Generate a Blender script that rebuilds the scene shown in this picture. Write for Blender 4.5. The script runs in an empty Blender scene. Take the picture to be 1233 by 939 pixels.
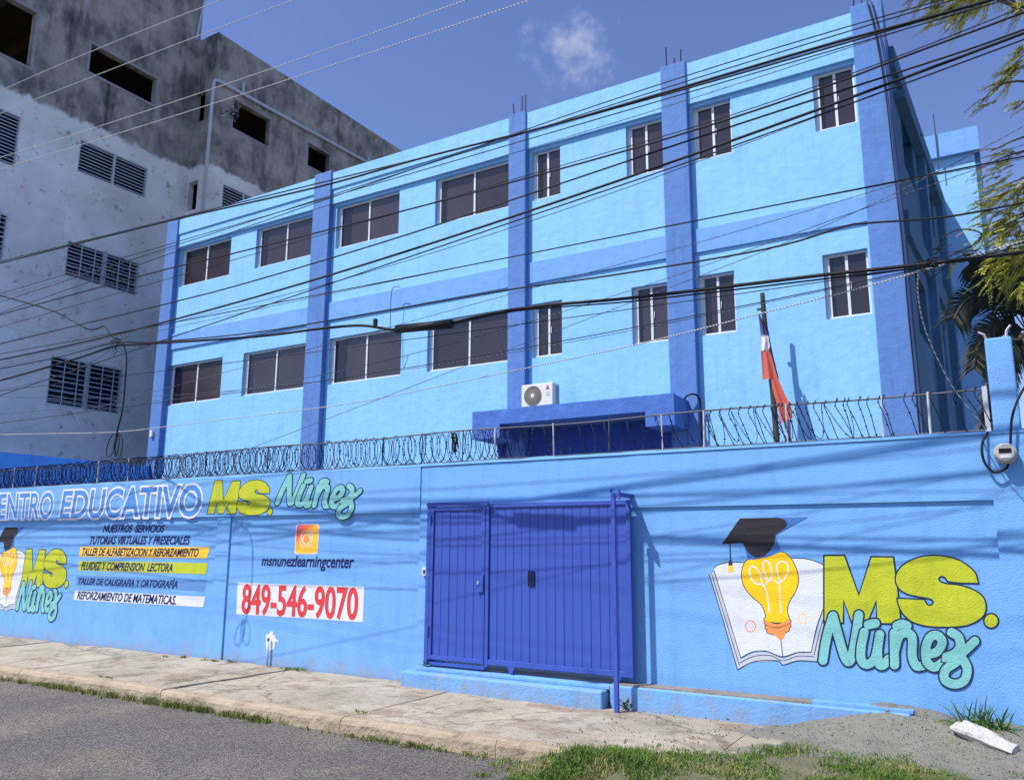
import bpy, math, random
import numpy as np
from mathutils import Vector, Matrix, noise
random.seed(7)
S = bpy.context.scene
COL = S.collection
# ---------------------------------------------------------------- camera
PW, PH, FPX = 1233.0, 939.0, 985.0
YAW, PITCH, ROLL, CZ = .547, .190, .0057, 1.75
_f = Vector((-math.sin(YAW)*math.cos(PITCH), math.cos(YAW)*math.cos(PITCH), math.sin(PITCH)))
_r = Vector((math.cos(YAW), math.sin(YAW), 0)); _u = _r.cross(_f)
CR = _r*math.cos(ROLL) + _u*math.sin(ROLL); CU = -_r*math.sin(ROLL) + _u*math.cos(ROLL)
cam = bpy.data.cameras.new('camera'); cam.sensor_width = 36; cam.lens = FPX/PW*36; cam.clip_end = 2000
co = bpy.data.objects.new('camera', cam); COL.objects.link(co)
m = Matrix((CR, CU, -_f)).transposed().to_4x4(); m.translation = (0, 0, CZ); co.matrix_world = m
S.camera = co
# ---------------------------------------------------------------- light
SUN = Vector((0.62, 1.0, -1.62)).normalized()
w = bpy.data.worlds.new('World'); S.world = w; w.use_nodes = True
nt = w.node_tree; nt.nodes.clear()
def N(t, kind, **kw):
    n = t.nodes.new(kind)
    for k, v in kw.items():
        if k.startswith('i_'): n.inputs[k[2:].replace('_', ' ')].default_value = v
        else: setattr(n, k, v)
    return n
out = N(nt, 'ShaderNodeOutputWorld'); bg = N(nt, 'ShaderNodeBackground'); bg.inputs[1].default_value = 0.15
sky = N(nt, 'ShaderNodeTexSky', sky_type='NISHITA', sun_disc=False)
sky.sun_elevation = math.asin(-SUN.z); sky.sun_rotation = math.atan2(-SUN.x, -SUN.y)
sky.altitude = 0; sky.air_density = 1.0; sky.dust_density = 0.7; sky.ozone_density = 2.5
# one small cloud in the sky
tc = N(nt, 'ShaderNodeTexCoord')
cd = (_f + CR*((690-PW/2)/FPX) - CU*((64-PH/2)/FPX)).normalized()
ax = Vector((0, 0, 1)).cross(cd).normalized(); ay = cd.cross(ax)
def dot(v):
    n = N(nt, 'ShaderNodeVectorMath', operation='DOT_PRODUCT'); nt.links.new(tc.outputs['Generated'], n.inputs[0]); n.inputs[1].default_value = v; return n.outputs['Value']
def mth(op, a, b=None, c=None, t=nt):
    n = N(t, 'ShaderNodeMath', operation=op)
    for i, v in enumerate((a, b, c)):
        if v is None: continue
        if hasattr(v, 'links'): t.links.new(v, n.inputs[i])
        else: n.inputs[i].default_value = v
    return n.outputs[0]
dx = mth('DIVIDE', dot(ax), 0.062); dy = mth('DIVIDE', dot(ay), 0.050)
nz = N(nt, 'ShaderNodeTexNoise', noise_dimensions='3D'); nz.inputs['Scale'].default_value = 26; nz.inputs['Detail'].default_value = 9; nz.inputs['Roughness'].default_value = .62
nt.links.new(tc.outputs['Generated'], nz.inputs['Vector'])
rr = mth('ADD', mth('MULTIPLY', dx, dx), mth('MULTIPLY', dy, dy))
front = mth('GREATER_THAN', dot(cd), 0.5)
cm = mth('SUBTRACT', mth('MULTIPLY_ADD', nz.outputs['Fac'], 5.2, -2.2), rr)
mr = N(nt, 'ShaderNodeMapRange', interpolation_type='SMOOTHSTEP'); mr.inputs['From Min'].default_value = -.55; mr.inputs['From Max'].default_value = 1.5; mr.inputs['To Max'].default_value = .72
nt.links.new(cm, mr.inputs['Value'])
hs = N(nt, 'ShaderNodeMixRGB', blend_type='MULTIPLY'); hs.inputs[0].default_value = 1; hs.inputs[2].default_value = (.73, .745, .97, 1)
nt.links.new(sky.outputs[0], hs.inputs[1])
mx = N(nt, 'ShaderNodeMixRGB'); mx.inputs[2].default_value = (3.0, 3.4, 4.3, 1)
nt.links.new(mth('MULTIPLY', mr.outputs[0], front), mx.inputs[0]); nt.links.new(hs.outputs[0], mx.inputs[1])
nt.links.new(mx.outputs[0], bg.inputs[0]); nt.links.new(bg.outputs[0], out.inputs[0])
sl = bpy.data.lights.new('sun', 'SUN'); sl.energy = 4.3; sl.angle = math.radians(.55); sl.color = (1, .96, .90)
so = bpy.data.objects.new('sun', sl); COL.objects.link(so); so.rotation_euler = SUN.to_track_quat('-Z', 'Y').to_euler(); so.location = (-10, -10, 30)
S.view_settings.view_transform = 'Standard'; S.view_settings.look = 'None'; S.view_settings.gamma = 1; S.view_settings.exposure = 0.35
S.render.resolution_x = 1024; S.render.resolution_y = 779
# ---------------------------------------------------------------- measuring helpers
def ray(x, y): return _f + CR*((x-PW/2)/FPX) - CU*((y-PH/2)/FPX)
def aY(x, y, Y): d = ray(x, y); t = Y/d.y; return (d.x*t, CZ+d.z*t)
def aX(x, y, X): d = ray(x, y); t = X/d.x; return (d.y*t, CZ+d.z*t)
def aZ(x, y, Z): d = ray(x, y); t = (Z-CZ)/d.z; return (d.x*t, d.y*t)
# ---------------------------------------------------------------- materials
def lin(c):
    return tuple((v/255/12.92 if v/255 <= .04045 else ((v/255+.055)/1.055)**2.4) for v in c)+(1,)
def mat(name, rgb, rough=.8, spec=.3, metal=0, var=.06, vscale=1.2, bump=0, bscale=40, bump2=0, b2scale=6, stain=None, stain_amt=.0, stain_scale=1.5, dist=.01, streak=0, foot=None, rnd=0):
    M = bpy.data.materials.new(name); M.use_nodes = True; t = M.node_tree; b = t.nodes['Principled BSDF']
    c = lin(rgb) if max(rgb) > 1 else tuple(rgb)+(1,)
    b.inputs['Roughness'].default_value = rough; b.inputs['Specular IOR Level'].default_value = spec; b.inputs['Metallic'].default_value = metal
    tcn = N(t, 'ShaderNodeTexCoord')
    n1 = N(t, 'ShaderNodeTexNoise'); n1.inputs['Scale'].default_value = vscale; n1.inputs['Detail'].default_value = 6; n1.inputs['Roughness'].default_value = .6
    t.links.new(tcn.outputs['Object'], n1.inputs['Vector'])
    f = mth('MULTIPLY_ADD', n1.outputs['Fac'], var*4, 1-var*2, t=t)
    vm = N(t, 'ShaderNodeVectorMath', operation='SCALE'); vm.inputs[0].default_value = c[:3]; t.links.new(f, vm.inputs['Scale'])
    col = vm.outputs[0]
    if stain:
        n2 = N(t, 'ShaderNodeTexNoise'); n2.inputs['Scale'].default_value = stain_scale; n2.inputs['Detail'].default_value = 8; n2.inputs['Roughness'].default_value = .68
        t.links.new(tcn.outputs['Object'], n2.inputs['Vector'])
        r = N(t, 'ShaderNodeMapRange'); r.inputs['From Min'].default_value = .5; r.inputs['From Max'].default_value = .68; r.inputs['To Max'].default_value = stain_amt
        t.links.new(n2.outputs['Fac'], r.inputs['Value'])
        mxn = N(t, 'ShaderNodeMixRGB'); mxn.inputs[2].default_value = lin(stain); t.links.new(r.outputs[0], mxn.inputs[0]); t.links.new(col, mxn.inputs[1]); col = mxn.outputs[0]
    if streak:
        mp = N(t, 'ShaderNodeMapping'); mp.inputs['Scale'].default_value = (5, 5, .35); t.links.new(tcn.outputs['Object'], mp.inputs[0])
        n5 = N(t, 'ShaderNodeTexNoise'); n5.inputs['Scale'].default_value = 1.4; n5.inputs['Detail'].default_value = 7; n5.inputs['Roughness'].default_value = .7; t.links.new(mp.outputs[0], n5.inputs['Vector'])
        r5 = N(t, 'ShaderNodeMapRange'); r5.inputs['From Min'].default_value = .5; r5.inputs['From Max'].default_value = .75; r5.inputs['To Min'].default_value = 1; r5.inputs['To Max'].default_value = 1-streak; t.links.new(n5.outputs['Fac'], r5.inputs['Value'])
        n6 = N(t, 'ShaderNodeTexNoise'); n6.inputs['Scale'].default_value = 9; n6.inputs['Detail'].default_value = 9; n6.inputs['Roughness'].default_value = .75; t.links.new(tcn.outputs['Object'], n6.inputs['Vector'])
        r6 = N(t, 'ShaderNodeMapRange'); r6.inputs['From Min'].default_value = .60; r6.inputs['From Max'].default_value = .70; r6.inputs['To Min'].default_value = 1; r6.inputs['To Max'].default_value = 1-streak*.9; t.links.new(n6.outputs['Fac'], r6.inputs['Value'])
        s5 = N(t, 'ShaderNodeVectorMath', operation='SCALE'); t.links.new(col, s5.inputs[0]); t.links.new(mth('MULTIPLY', r5.outputs[0], r6.outputs[0], t=t), s5.inputs['Scale']); col = s5.outputs[0]
    if foot:   # splashed dirt near the ground, ragged upper edge
        sz_ = N(t, 'ShaderNodeSeparateXYZ'); t.links.new(tcn.outputs['Object'], sz_.inputs[0])
        n7 = N(t, 'ShaderNodeTexNoise'); n7.inputs['Scale'].default_value = 4; n7.inputs['Detail'].default_value = 9; n7.inputs['Roughness'].default_value = .75; t.links.new(tcn.outputs['Object'], n7.inputs['Vector'])
        r7 = N(t, 'ShaderNodeMapRange'); r7.inputs['From Min'].default_value = .30; r7.inputs['From Max'].default_value = -.02; r7.inputs['To Max'].default_value = .55; t.links.new(mth('ADD', sz_.outputs['Z'], mth('MULTIPLY_ADD', n7.outputs['Fac'], -1.1, .62, t=t), t=t), r7.inputs['Value'])
        m7 = N(t, 'ShaderNodeMixRGB'); m7.inputs[2].default_value = lin(foot); t.links.new(r7.outputs[0], m7.inputs[0]); t.links.new(col, m7.inputs[1]); col = m7.outputs[0]
    if rnd:
        oi = N(t, 'ShaderNodeObjectInfo'); s8 = N(t, 'ShaderNodeVectorMath', operation='SCALE'); t.links.new(col, s8.inputs[0]); t.links.new(mth('MULTIPLY_ADD', oi.outputs['Random'], rnd*2, 1-rnd, t=t), s8.inputs['Scale']); col = s8.outputs[0]
    t.links.new(col, b.inputs['Base Color'])
    if bump or bump2:
        n3 = N(t, 'ShaderNodeTexNoise'); n3.inputs['Scale'].default_value = bscale; n3.inputs['Detail'].default_value = 4; t.links.new(tcn.outputs['Object'], n3.inputs['Vector'])
        n4 = N(t, 'ShaderNodeTexNoise'); n4.inputs['Scale'].default_value = b2scale; n4.inputs['Detail'].default_value = 4; t.links.new(tcn.outputs['Object'], n4.inputs['Vector'])
        h = mth('ADD', mth('MULTIPLY', n3.outputs['Fac'], bump, t=t), mth('MULTIPLY', n4.outputs['Fac'], bump2, t=t), t=t)
        bn = N(t, 'ShaderNodeBump'); bn.inputs['Strength'].default_value = 1; bn.inputs['Distance'].default_value = dist
        t.links.new(h, bn.inputs['Height']); t.links.new(bn.outputs[0], b.inputs['Normal'])
    return M
M = {}
M['light'] = mat('light_blue_stucco', (134, 190, 230), streak=.16, var=.07, vscale=.7, bump=.35, bscale=45, bump2=1.5, b2scale=5, stain=(105, 165, 225), stain_amt=.35, stain_scale=1.1)
M['band'] = mat('mid_blue_stucco', (112, 160, 214), streak=.14, var=.05, bump=.35, bump2=1.5, b2scale=5, stain=(120, 175, 235), stain_amt=.3)
M['pillar'] = mat('periwinkle_stucco', (88, 126, 184), streak=.2, var=.06, bump=.4, bump2=1.7, b2scale=5, stain=(98, 132, 192), stain_amt=.35, stain_scale=1.8)
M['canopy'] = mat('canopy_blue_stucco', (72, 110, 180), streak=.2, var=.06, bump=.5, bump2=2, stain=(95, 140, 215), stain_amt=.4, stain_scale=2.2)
M['side'] = mat('side_shade_stucco', (58, 102, 132), var=.1, bump=.4, bump2=2, stain=(70, 120, 170), stain_amt=.6, stain_scale=1)  # wall blue darkened: shade of the sunless side put into the colour
M['wall'] = mat('boundary_blue_paint', (114, 168, 222), streak=.13, foot=(150, 140, 122), var=.07, vscale=.9, bump=.9, bscale=80, bump2=.5, b2scale=12, stain=(100, 148, 212), stain_amt=.45, stain_scale=1.6, dist=.006)
M['groove'] = mat('panel_edge_blue', (95, 150, 225), bump=.5)
M['step'] = mat('worn_step_blue', (108, 162, 218), foot=(140, 134, 120), streak=.2, var=.1, bump=1.2, bscale=30, bump2=1.2, b2scale=10, stain=(134, 160, 184), stain_amt=.7, stain_scale=5, dist=.006)
M['cement'] = mat('bare_cement', (140, 130, 118), var=.2, bump=1, stain=(90, 80, 70), stain_amt=.7, stain_scale=4)
M['gate'] = mat('gate_royal_paint', (56, 84, 168), streak=.2, rough=.5, spec=.4, var=.05, vscale=3, bump=.25, bscale=60, stain=(48, 74, 150), stain_amt=.4, stain_scale=3, dist=.004)
M['gatedark'] = mat('gate_dark_slot', (18, 22, 60), var=.05)
M['frame'] = mat('white_aluminium', (205, 208, 212), rough=.45, spec=.5, var=.03)
M['glass'] = mat('dark_tinted_glass', (54, 47, 50), rough=.12, spec=.6, var=.2, vscale=.9, rnd=.35)
M['glass2'] = mat('darker_tinted_glass', (26, 24, 28), rough=.1, spec=.6, var=.2, vscale=.8)
M['white'] = mat('white_paint', (214, 217, 220), streak=.08, var=.05, bump=.9, bscale=70, bump2=.8, b2scale=11, dist=.006)
M['black'] = mat('black_cable_rubber', (20, 20, 24), rough=.6, var=.1)
M['wire'] = mat('pale_wire', (205, 200, 190), rough=.5, var=.1)
M['greywire'] = mat('grey_wire', (70, 72, 80), rough=.6, var=.1)
def twist(name, a, b_, per=.045):
    Mt = bpy.data.materials.new(name); Mt.use_nodes = True; t = Mt.node_tree; b = t.nodes['Principled BSDF']; b.inputs['Roughness'].default_value = .6
    tcn = N(t, 'ShaderNodeTexCoord'); sx = N(t, 'ShaderNodeSeparateXYZ'); t.links.new(tcn.outputs['Object'], sx.inputs[0])
    f = mth('GREATER_THAN', mth('FRACT', mth('DIVIDE', mth('ADD', sx.outputs['X'], sx.outputs['Z'], t=t), per, t=t), t=t), .5, t=t)
    m_ = N(t, 'ShaderNodeMixRGB'); m_.inputs[1].default_value = lin(a); m_.inputs[2].default_value = lin(b_); t.links.new(f, m_.inputs[0]); t.links.new(m_.outputs[0], b.inputs['Base Color']); return Mt
M['wire'] = twist('pale_twisted_wire', (210, 205, 196), (112, 112, 122), .035); M['greywire'] = twist('grey_twisted_wire', (84, 90, 112), (24, 28, 48), .07)
M['razor'] = mat('weathered_razor_wire', (22, 28, 52), rough=.7, metal=0, var=.2)
M['rail'] = mat('rail_steel', (84, 82, 92), rough=.6, var=.3, vscale=5)
M['post'] = mat('white_post_paint', (190, 190, 195), rough=.6, var=.1, vscale=8, stain=(120, 100, 85), stain_amt=.5, stain_scale=12)
M['rebar'] = mat('rusty_rebar', (50, 40, 45), var=.2)
M['pipe'] = mat('white_pvc_pipe', (185, 195, 210), rough=.5, var=.06)
M['slat'] = mat('louvre_white_metal', (185, 190, 200), rough=.6, var=.15, vscale=4)
M['dark'] = mat('dark_interior', (14, 14, 20), var=.2)
M['void'] = mat('bare_dark_room', (66, 56, 48), var=.3, vscale=1)
M['sidewall'] = mat('deep_blue_block_paint', (92, 156, 232), var=.08, bump=.8, bump2=2, stain=(50, 95, 190), stain_amt=.4)
M['navyshade'] = mat('navy_canopy_shade', (44, 74, 146), var=.06, bump=.5)  # facade blue taken down to navy for the shade under the canopy
M['fandark'] = mat('fan_shadow_grey', (104, 98, 90), var=.1)
M['yard'] = mat('yard_concrete', (140, 140, 140), var=.1)
M['navy'] = mat('navy_lettering', (24, 36, 92), var=.06, vscale=8)
M['outl'] = mat('black_outline_paint', (28, 42, 70), var=.1, vscale=8)
M['lime'] = mat('lime_paint', (184, 192, 46), var=.09, vscale=3, streak=.16, bump=1.0, bscale=70, bump2=.9, b2scale=11, dist=.006)
M['teal'] = mat('teal_paint', (124, 190, 186), var=.09, vscale=3, streak=.16, bump=1.0, bscale=70, bump2=.9, b2scale=11, dist=.006)
M['yellow'] = mat('yellow_paint', (250, 200, 30), var=.09, vscale=3, streak=.16, bump=1.0, bscale=70, bump2=.9, b2scale=11, dist=.006)
M['amber'] = mat('amber_paint', (252, 200, 62), var=.04)
M['orange'] = mat('orange_paint', (240, 150, 85), var=.06)
M['capblack'] = mat('cap_black_paint', (48, 46, 50), var=.08, bump=.7, bscale=55, dist=.006)
M['capblue'] = mat('cap_blue_paint', (66, 112, 178), var=.06)
M['letblue'] = mat('letter_fill_blue', (78, 135, 205), var=.06, bump=.7, bscale=55, dist=.006)
M['barblue'] = mat('bar_dusty_blue', (92, 138, 192), var=.05)
M['pagegrey'] = mat('page_grey_paint', (185, 190, 198), var=.05)
M['red'] = mat('red_lettering', (214, 62, 66), var=.04)
M['bark'] = mat('tree_bark', (88, 74, 60), var=.25, vscale=9, bump=2, bscale=25)
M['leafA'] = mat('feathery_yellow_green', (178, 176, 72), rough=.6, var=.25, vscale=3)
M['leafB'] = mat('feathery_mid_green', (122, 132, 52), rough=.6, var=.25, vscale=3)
M['palm'] = mat('palm_green', (20, 27, 20), rough=.5, var=.3, vscale=4)
M['grass'] = mat('verge_grass', (96, 120, 50), rough=.7, var=.3, vscale=4)
M['drygrass'] = mat('dry_grass', (140, 138, 82), rough=.8, var=.25, vscale=5)
M['soil'] = mat('verge_soil', (112, 110, 84), var=.2, vscale=3, bump=3, bscale=50, stain=(84, 92, 52), stain_amt=.8, stain_scale=3)
M['weed'] = mat('weed_green', (72, 104, 44), rough=.7, var=.3, vscale=4)
M['acw'] = mat('ac_white_enamel', (214, 212, 205), rough=.45, var=.03)
M['fan'] = mat('ac_fan_grille', (168, 160, 148), rough=.6, var=.1)
M['pole'] = mat('weathered_pole_wood', (60, 62, 56), var=.2, vscale=8)
M['flagb'] = mat('flag_faded_blue', (84, 86, 132), var=.1, vscale=5)
M['flagw'] = mat('flag_white', (214, 208, 214), var=.04)
M['flagr'] = mat('flag_faded_red', (196, 98, 82), var=.08, vscale=5)
M['metal'] = mat('meter_grey_shell', (170, 168, 160), rough=.4, spec=.5, var=.06)
M['stone'] = mat('pebble_grey', (120, 116, 110), var=.2)
M['rubble'] = mat('white_painted_rubble', (186, 184, 180), var=.14, bump=2.5, bscale=25, stain=(150, 130, 110), stain_amt=.5, stain_scale=9)
M['curb'] = mat('curb_concrete', (166, 152, 128), var=.16, vscale=2, bump=1.2, bscale=30, bump2=3, b2scale=9, stain=(120, 108, 92), stain_amt=.7, stain_scale=3)
M['slab'] = mat('sidewalk_concrete', (168, 158, 138), rnd=.10, var=.2, vscale=1.1, bump=1.2, bscale=60, bump2=2.5, b2scale=9, stain=(112, 102, 86), stain_amt=.9, stain_scale=1.9)
def paving():
    Mt = M['slab']; t = Mt.node_tree; b = t.nodes['Principled BSDF']; src = b.inputs['Base Color'].links[0].from_socket; tcn = N(t, 'ShaderNodeTexCoord')
    def layer(src, sc, lo, hi, amt, rgb, off, stretch=(1, 1, 1)):
        mp = N(t, 'ShaderNodeMapping'); mp.inputs['Location'].default_value = (off, off, 0); mp.inputs['Scale'].default_value = stretch; t.links.new(tcn.outputs['Object'], mp.inputs[0])
        n = N(t, 'ShaderNodeTexNoise'); n.inputs['Scale'].default_value = sc; n.inputs['Detail'].default_value = 10; n.inputs['Roughness'].default_value = .72; t.links.new(mp.outputs[0], n.inputs['Vector'])
        r = N(t, 'ShaderNodeMapRange'); r.inputs['From Min'].default_value = lo; r.inputs['From Max'].default_value = hi; r.inputs['To Max'].default_value = amt; t.links.new(n.outputs['Fac'], r.inputs['Value'])
        m_ = N(t, 'ShaderNodeMixRGB'); m_.inputs[2].default_value = lin(rgb); t.links.new(r.outputs[0], m_.inputs[0]); t.links.new(src, m_.inputs[1]); return m_.outputs[0]
    c = layer(src, .7, .5, .56, .6, (186, 176, 158), 3); c = layer(c, 1.6, .55, .6, .7, (140, 120, 100), 9, (.5, 1, 1)); c = layer(c, 6, .58, .66, .8, (104, 98, 88), 1); c = layer(c, 30, .6, .7, .5, (90, 84, 76), 5); t.links.new(c, b.inputs['Base Color'])
    mp = N(t, 'ShaderNodeTexVoronoi', feature='DISTANCE_TO_EDGE'); mp.inputs['Scale'].default_value = .42
    nz_ = N(t, 'ShaderNodeTexNoise'); nz_.inputs['Scale'].default_value = 3; nz_.inputs['Detail'].default_value = 8; t.links.new(tcn.outputs['Object'], nz_.inputs['Vector'])
    ad = N(t, 'ShaderNodeVectorMath', operation='MULTIPLY_ADD'); ad.inputs[1].default_value = (.35, .35, .35); t.links.new(nz_.outputs['Color'], ad.inputs[0]); t.links.new(tcn.outputs['Object'], ad.inputs[2]); t.links.new(ad.outputs[0], mp.inputs['Vector'])
    r = N(t, 'ShaderNodeMapRange'); r.inputs['From Min'].default_value = .004; r.inputs['From Max'].default_value = .010; r.inputs['To Min'].default_value = .42; r.inputs['To Max'].default_value = 0; t.links.new(mp.outputs['Distance'], r.inputs['Value'])
    m_ = N(t, 'ShaderNodeMixRGB'); m_.inputs[2].default_value = lin((70, 64, 56)); t.links.new(r.outputs[0], m_.inputs[0]); t.links.new(c, m_.inputs[1]); t.links.new(m_.outputs[0], b.inputs['Base Color'])
paving()
M['gravel'] = mat('gravel_sand', (150, 147, 134), var=.14, vscale=5, bump=4, bscale=80, bump2=1.5, b2scale=16, stain=(112, 108, 100), stain_amt=.6, stain_scale=22)
M['ground'] = mat('bare_ground', (120, 112, 96), var=.15, bump=2)
M['litter'] = mat('orange_litter', (196, 96, 60), var=.1)
# asphalt with aggregate speckle
def asphalt():
    Mt = mat('asphalt', (112, 108, 102), rough=.9, spec=.2, var=.16, vscale=.7, bump=5, bscale=75, bump2=1, b2scale=3, dist=.006, stain=(146, 136, 120), stain_amt=.55, stain_scale=.9)
    t = Mt.node_tree; b = t.nodes['Principled BSDF']; src = b.inputs['Base Color'].links[0].from_socket
    tcn = N(t, 'ShaderNodeTexCoord'); v = N(t, 'ShaderNodeTexVoronoi'); v.inputs['Scale'].default_value = 60; t.links.new(tcn.outputs['Object'], v.inputs['Vector'])
    sp = N(t, 'ShaderNodeSeparateColor'); t.links.new(v.outputs['Color'], sp.inputs[0])
    f = N(t, 'ShaderNodeMapRange'); f.inputs['From Min'].default_value = .0; f.inputs['From Max'].default_value = 1; f.inputs['To Min'].default_value = .55; f.inputs['To Max'].default_value = 1.55
    t.links.new(sp.outputs[0], f.inputs['Value'])
    s = N(t, 'ShaderNodeVectorMath', operation='SCALE'); t.links.new(src, s.inputs[0]); t.links.new(f.outputs[0], s.inputs['Scale']); t.links.new(s.outputs[0], b.inputs['Base Color'])
    return Mt
M['asphalt'] = asphalt()
# old unfinished block: bare cement above ~14.9 m, whitewash below
def greywall():
    Mt = bpy.data.materials.new('cement_and_whitewash'); Mt.use_nodes = True; t = Mt.node_tree; b = t.nodes['Principled BSDF']; b.inputs['Roughness'].default_value = .9; b.inputs['Specular IOR Level'].default_value = .15
    tcn = N(t, 'ShaderNodeTexCoord')
    def nse(s, d=8, r=.65, sc=(1, 1, 1)):
        mp = N(t, 'ShaderNodeMapping'); mp.inputs['Scale'].default_value = sc; t.links.new(tcn.outputs['Object'], mp.inputs[0])
        n = N(t, 'ShaderNodeTexNoise'); n.inputs['Scale'].default_value = s; n.inputs['Detail'].default_value = d; n.inputs['Roughness'].default_value = r; t.links.new(mp.outputs[0], n.inputs['Vector']); return n.outputs['Fac']
    def rng(v, a, b_, c=0, d=1):
        n = N(t, 'ShaderNodeMapRange'); n.inputs['From Min'].default_value = a; n.inputs['From Max'].default_value = b_; n.inputs['To Min'].default_value = c; n.inputs['To Max'].default_value = d; t.links.new(v, n.inputs['Value']); return n.outputs[0]
    def mix(f, a, b_):
        n = N(t, 'ShaderNodeMixRGB')
        t.links.new(f, n.inputs[0])
        for i, v in ((1, a), (2, b_)):
            if hasattr(v, 'links'): t.links.new(v, n.inputs[i])
            else: n.inputs[i].default_value = lin(v)
        return n.outputs[0]
    sx = N(t, 'ShaderNodeSeparateXYZ'); t.links.new(tcn.outputs['Object'], sx.inputs[0])
    cem = mix(rng(nse(.9), .38, .62), (172, 167, 158), (108, 107, 104))
    cem = mix(rng(nse(2.2, 10, .7, (1, 1, .45)), .5, .66, 0, .8), cem, (176, 172, 166))
    cem = mix(rng(nse(1.4, 10, .7, (1, 1, .2)), .54, .7, 0, .85), cem, (48, 48, 50))
    whi = mix(rng(nse(.5), .35, .7), (238, 238, 236), (206, 203, 196))
    whi = mix(rng(nse(3.2, 12, .75), .575, .67, 0, .75), whi, (92, 96, 98))
    whi = mix(rng(nse(1.2, 10, .72, (1, 1, .3)), .58, .78, 0, .35), whi, (120, 116, 110))
    zz = mth('ADD', sx.outputs['Z'], mth('MULTIPLY_ADD', nse(1.3, 8, .7), .9, -.45, t=t), t=t)
    c = mix(rng(zz, 16.47, 16.62), whi, cem)
    t.links.new(c, b.inputs['Base Color'])
    bn = N(t, 'ShaderNodeBump'); bn.inputs['Distance'].default_value = .02; t.links.new(nse(14), bn.inputs['Height']); t.links.new(bn.outputs[0], b.inputs['Normal'])
    return Mt
M['grey'] = greywall()
# ---------------------------------------------------------------- object helpers
def wloc(o):
    v = Vector((0, 0, 0))
    while o: v += o.location; o = o.parent
    return v
class MB:
    def __init__(s): s.v = []; s.f = []
    def box(s, x0, x1, y0, y1, z0, z1):
        b = len(s.v); s.v += [(x, y, z) for z in (z0, z1) for y in (y0, y1) for x in (x0, x1)]
        s.f += [tuple(b+i for i in q) for q in ((0, 2, 3, 1), (4, 5, 7, 6), (0, 1, 5, 4), (2, 6, 7, 3), (0, 4, 6, 2), (1, 3, 7, 5))]; return s
    def poly(s, pts): b = len(s.v); s.v += [tuple(p) for p in pts]; s.f.append(tuple(range(b, b+len(pts)))); return s
    def tube(s, pts, r, n=6, caps=True):
        pts = [Vector(p) for p in pts]; rings = []
        for i, p in enumerate(pts):
            d = (pts[min(i+1, len(pts)-1)]-pts[max(i-1, 0)]).normalized()
            if i == 0: a = d.orthogonal().normalized()
            else: a = (a-d*a.dot(d)).normalized()
            c = d.cross(a); rad = r(i/(len(pts)-1)) if callable(r) else r
            b = len(s.v); rings.append(b)
            s.v += [tuple(p+(a*math.cos(k*2*math.pi/n)+c*math.sin(k*2*math.pi/n))*rad) for k in range(n)]
        for b0, b1 in zip(rings, rings[1:]):
            for k in range(n): s.f.append((b0+k, b0+(k+1) % n, b1+(k+1) % n, b1+k))
        if caps: s.f.append(tuple(rings[0]+k for k in range(n))[::-1]); s.f.append(tuple(rings[-1]+k for k in range(n)))
        return s
    def build(s, name, m_, parent=None, smooth=False, at=None):
        me = bpy.data.meshes.new(name); off = wloc(parent) if parent else Vector((0, 0, 0))
        if at is not None: off = Vector(at)
        me.from_pydata([tuple(Vector(p)-off) for p in s.v], [], s.f); me.update()
        me.materials.append(M[m_] if isinstance(m_, str) else m_)
        if smooth: me.polygons.foreach_set('use_smooth', [True]*len(me.polygons))
        o = bpy.data.objects.new(name, me); COL.objects.link(o)
        if parent: o.parent = parent
        if at is not None: o.location = Vector(at)-(wloc(parent) if parent else Vector())
        return o
def inst(name, mesh, loc, parent, rot=None):
    o = bpy.data.objects.new(name, mesh); COL.objects.link(o); o.parent = parent
    o.location = Vector(loc)-(wloc(parent) if parent else Vector())
    if rot: o.rotation_euler = rot
    return o
def tag(o, label, cat, group=None, kind=None):
    if label: o['label'] = label
    if cat: o['category'] = cat
    if group: o['group'] = group
    if kind: o['kind'] = kind
    return o
def struct(o): o['kind'] = 'structure'; return o
def thing(name, label, cat, loc, group=None):
    o = bpy.data.objects.new(name, None); o.empty_display_size = .2; COL.objects.link(o); o.location = loc; tag(o, label, cat, group); return o
def bevel(o, w_=.01, seg=2):
    b = o.modifiers.new('bevel', 'BEVEL'); b.width = w_; b.segments = seg; b.limit_method = 'ANGLE'; return o
def smoothpts(P, n=8, closed=False):
    P = [np.array(p, float) for p in P]; out_ = []; L = len(P)
    rngs = range(L) if closed else range(L-1)
    for i in rngs:
        g = (lambda k: P[k % L]) if closed else (lambda k: P[max(0, min(L-1, k))])
        p0, p1, p2, p3 = g(i-1), g(i), g(i+1), g(i+2)
        for k in range(n):
            t = k/n; out_.append(.5*((2*p1)+(-p0+p2)*t+(2*p0-5*p1+4*p2-p3)*t*t+(-p0+3*p1-3*p2+p3)*t**3))
    if not closed: out_.append(P[-1])
    return out_
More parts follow.
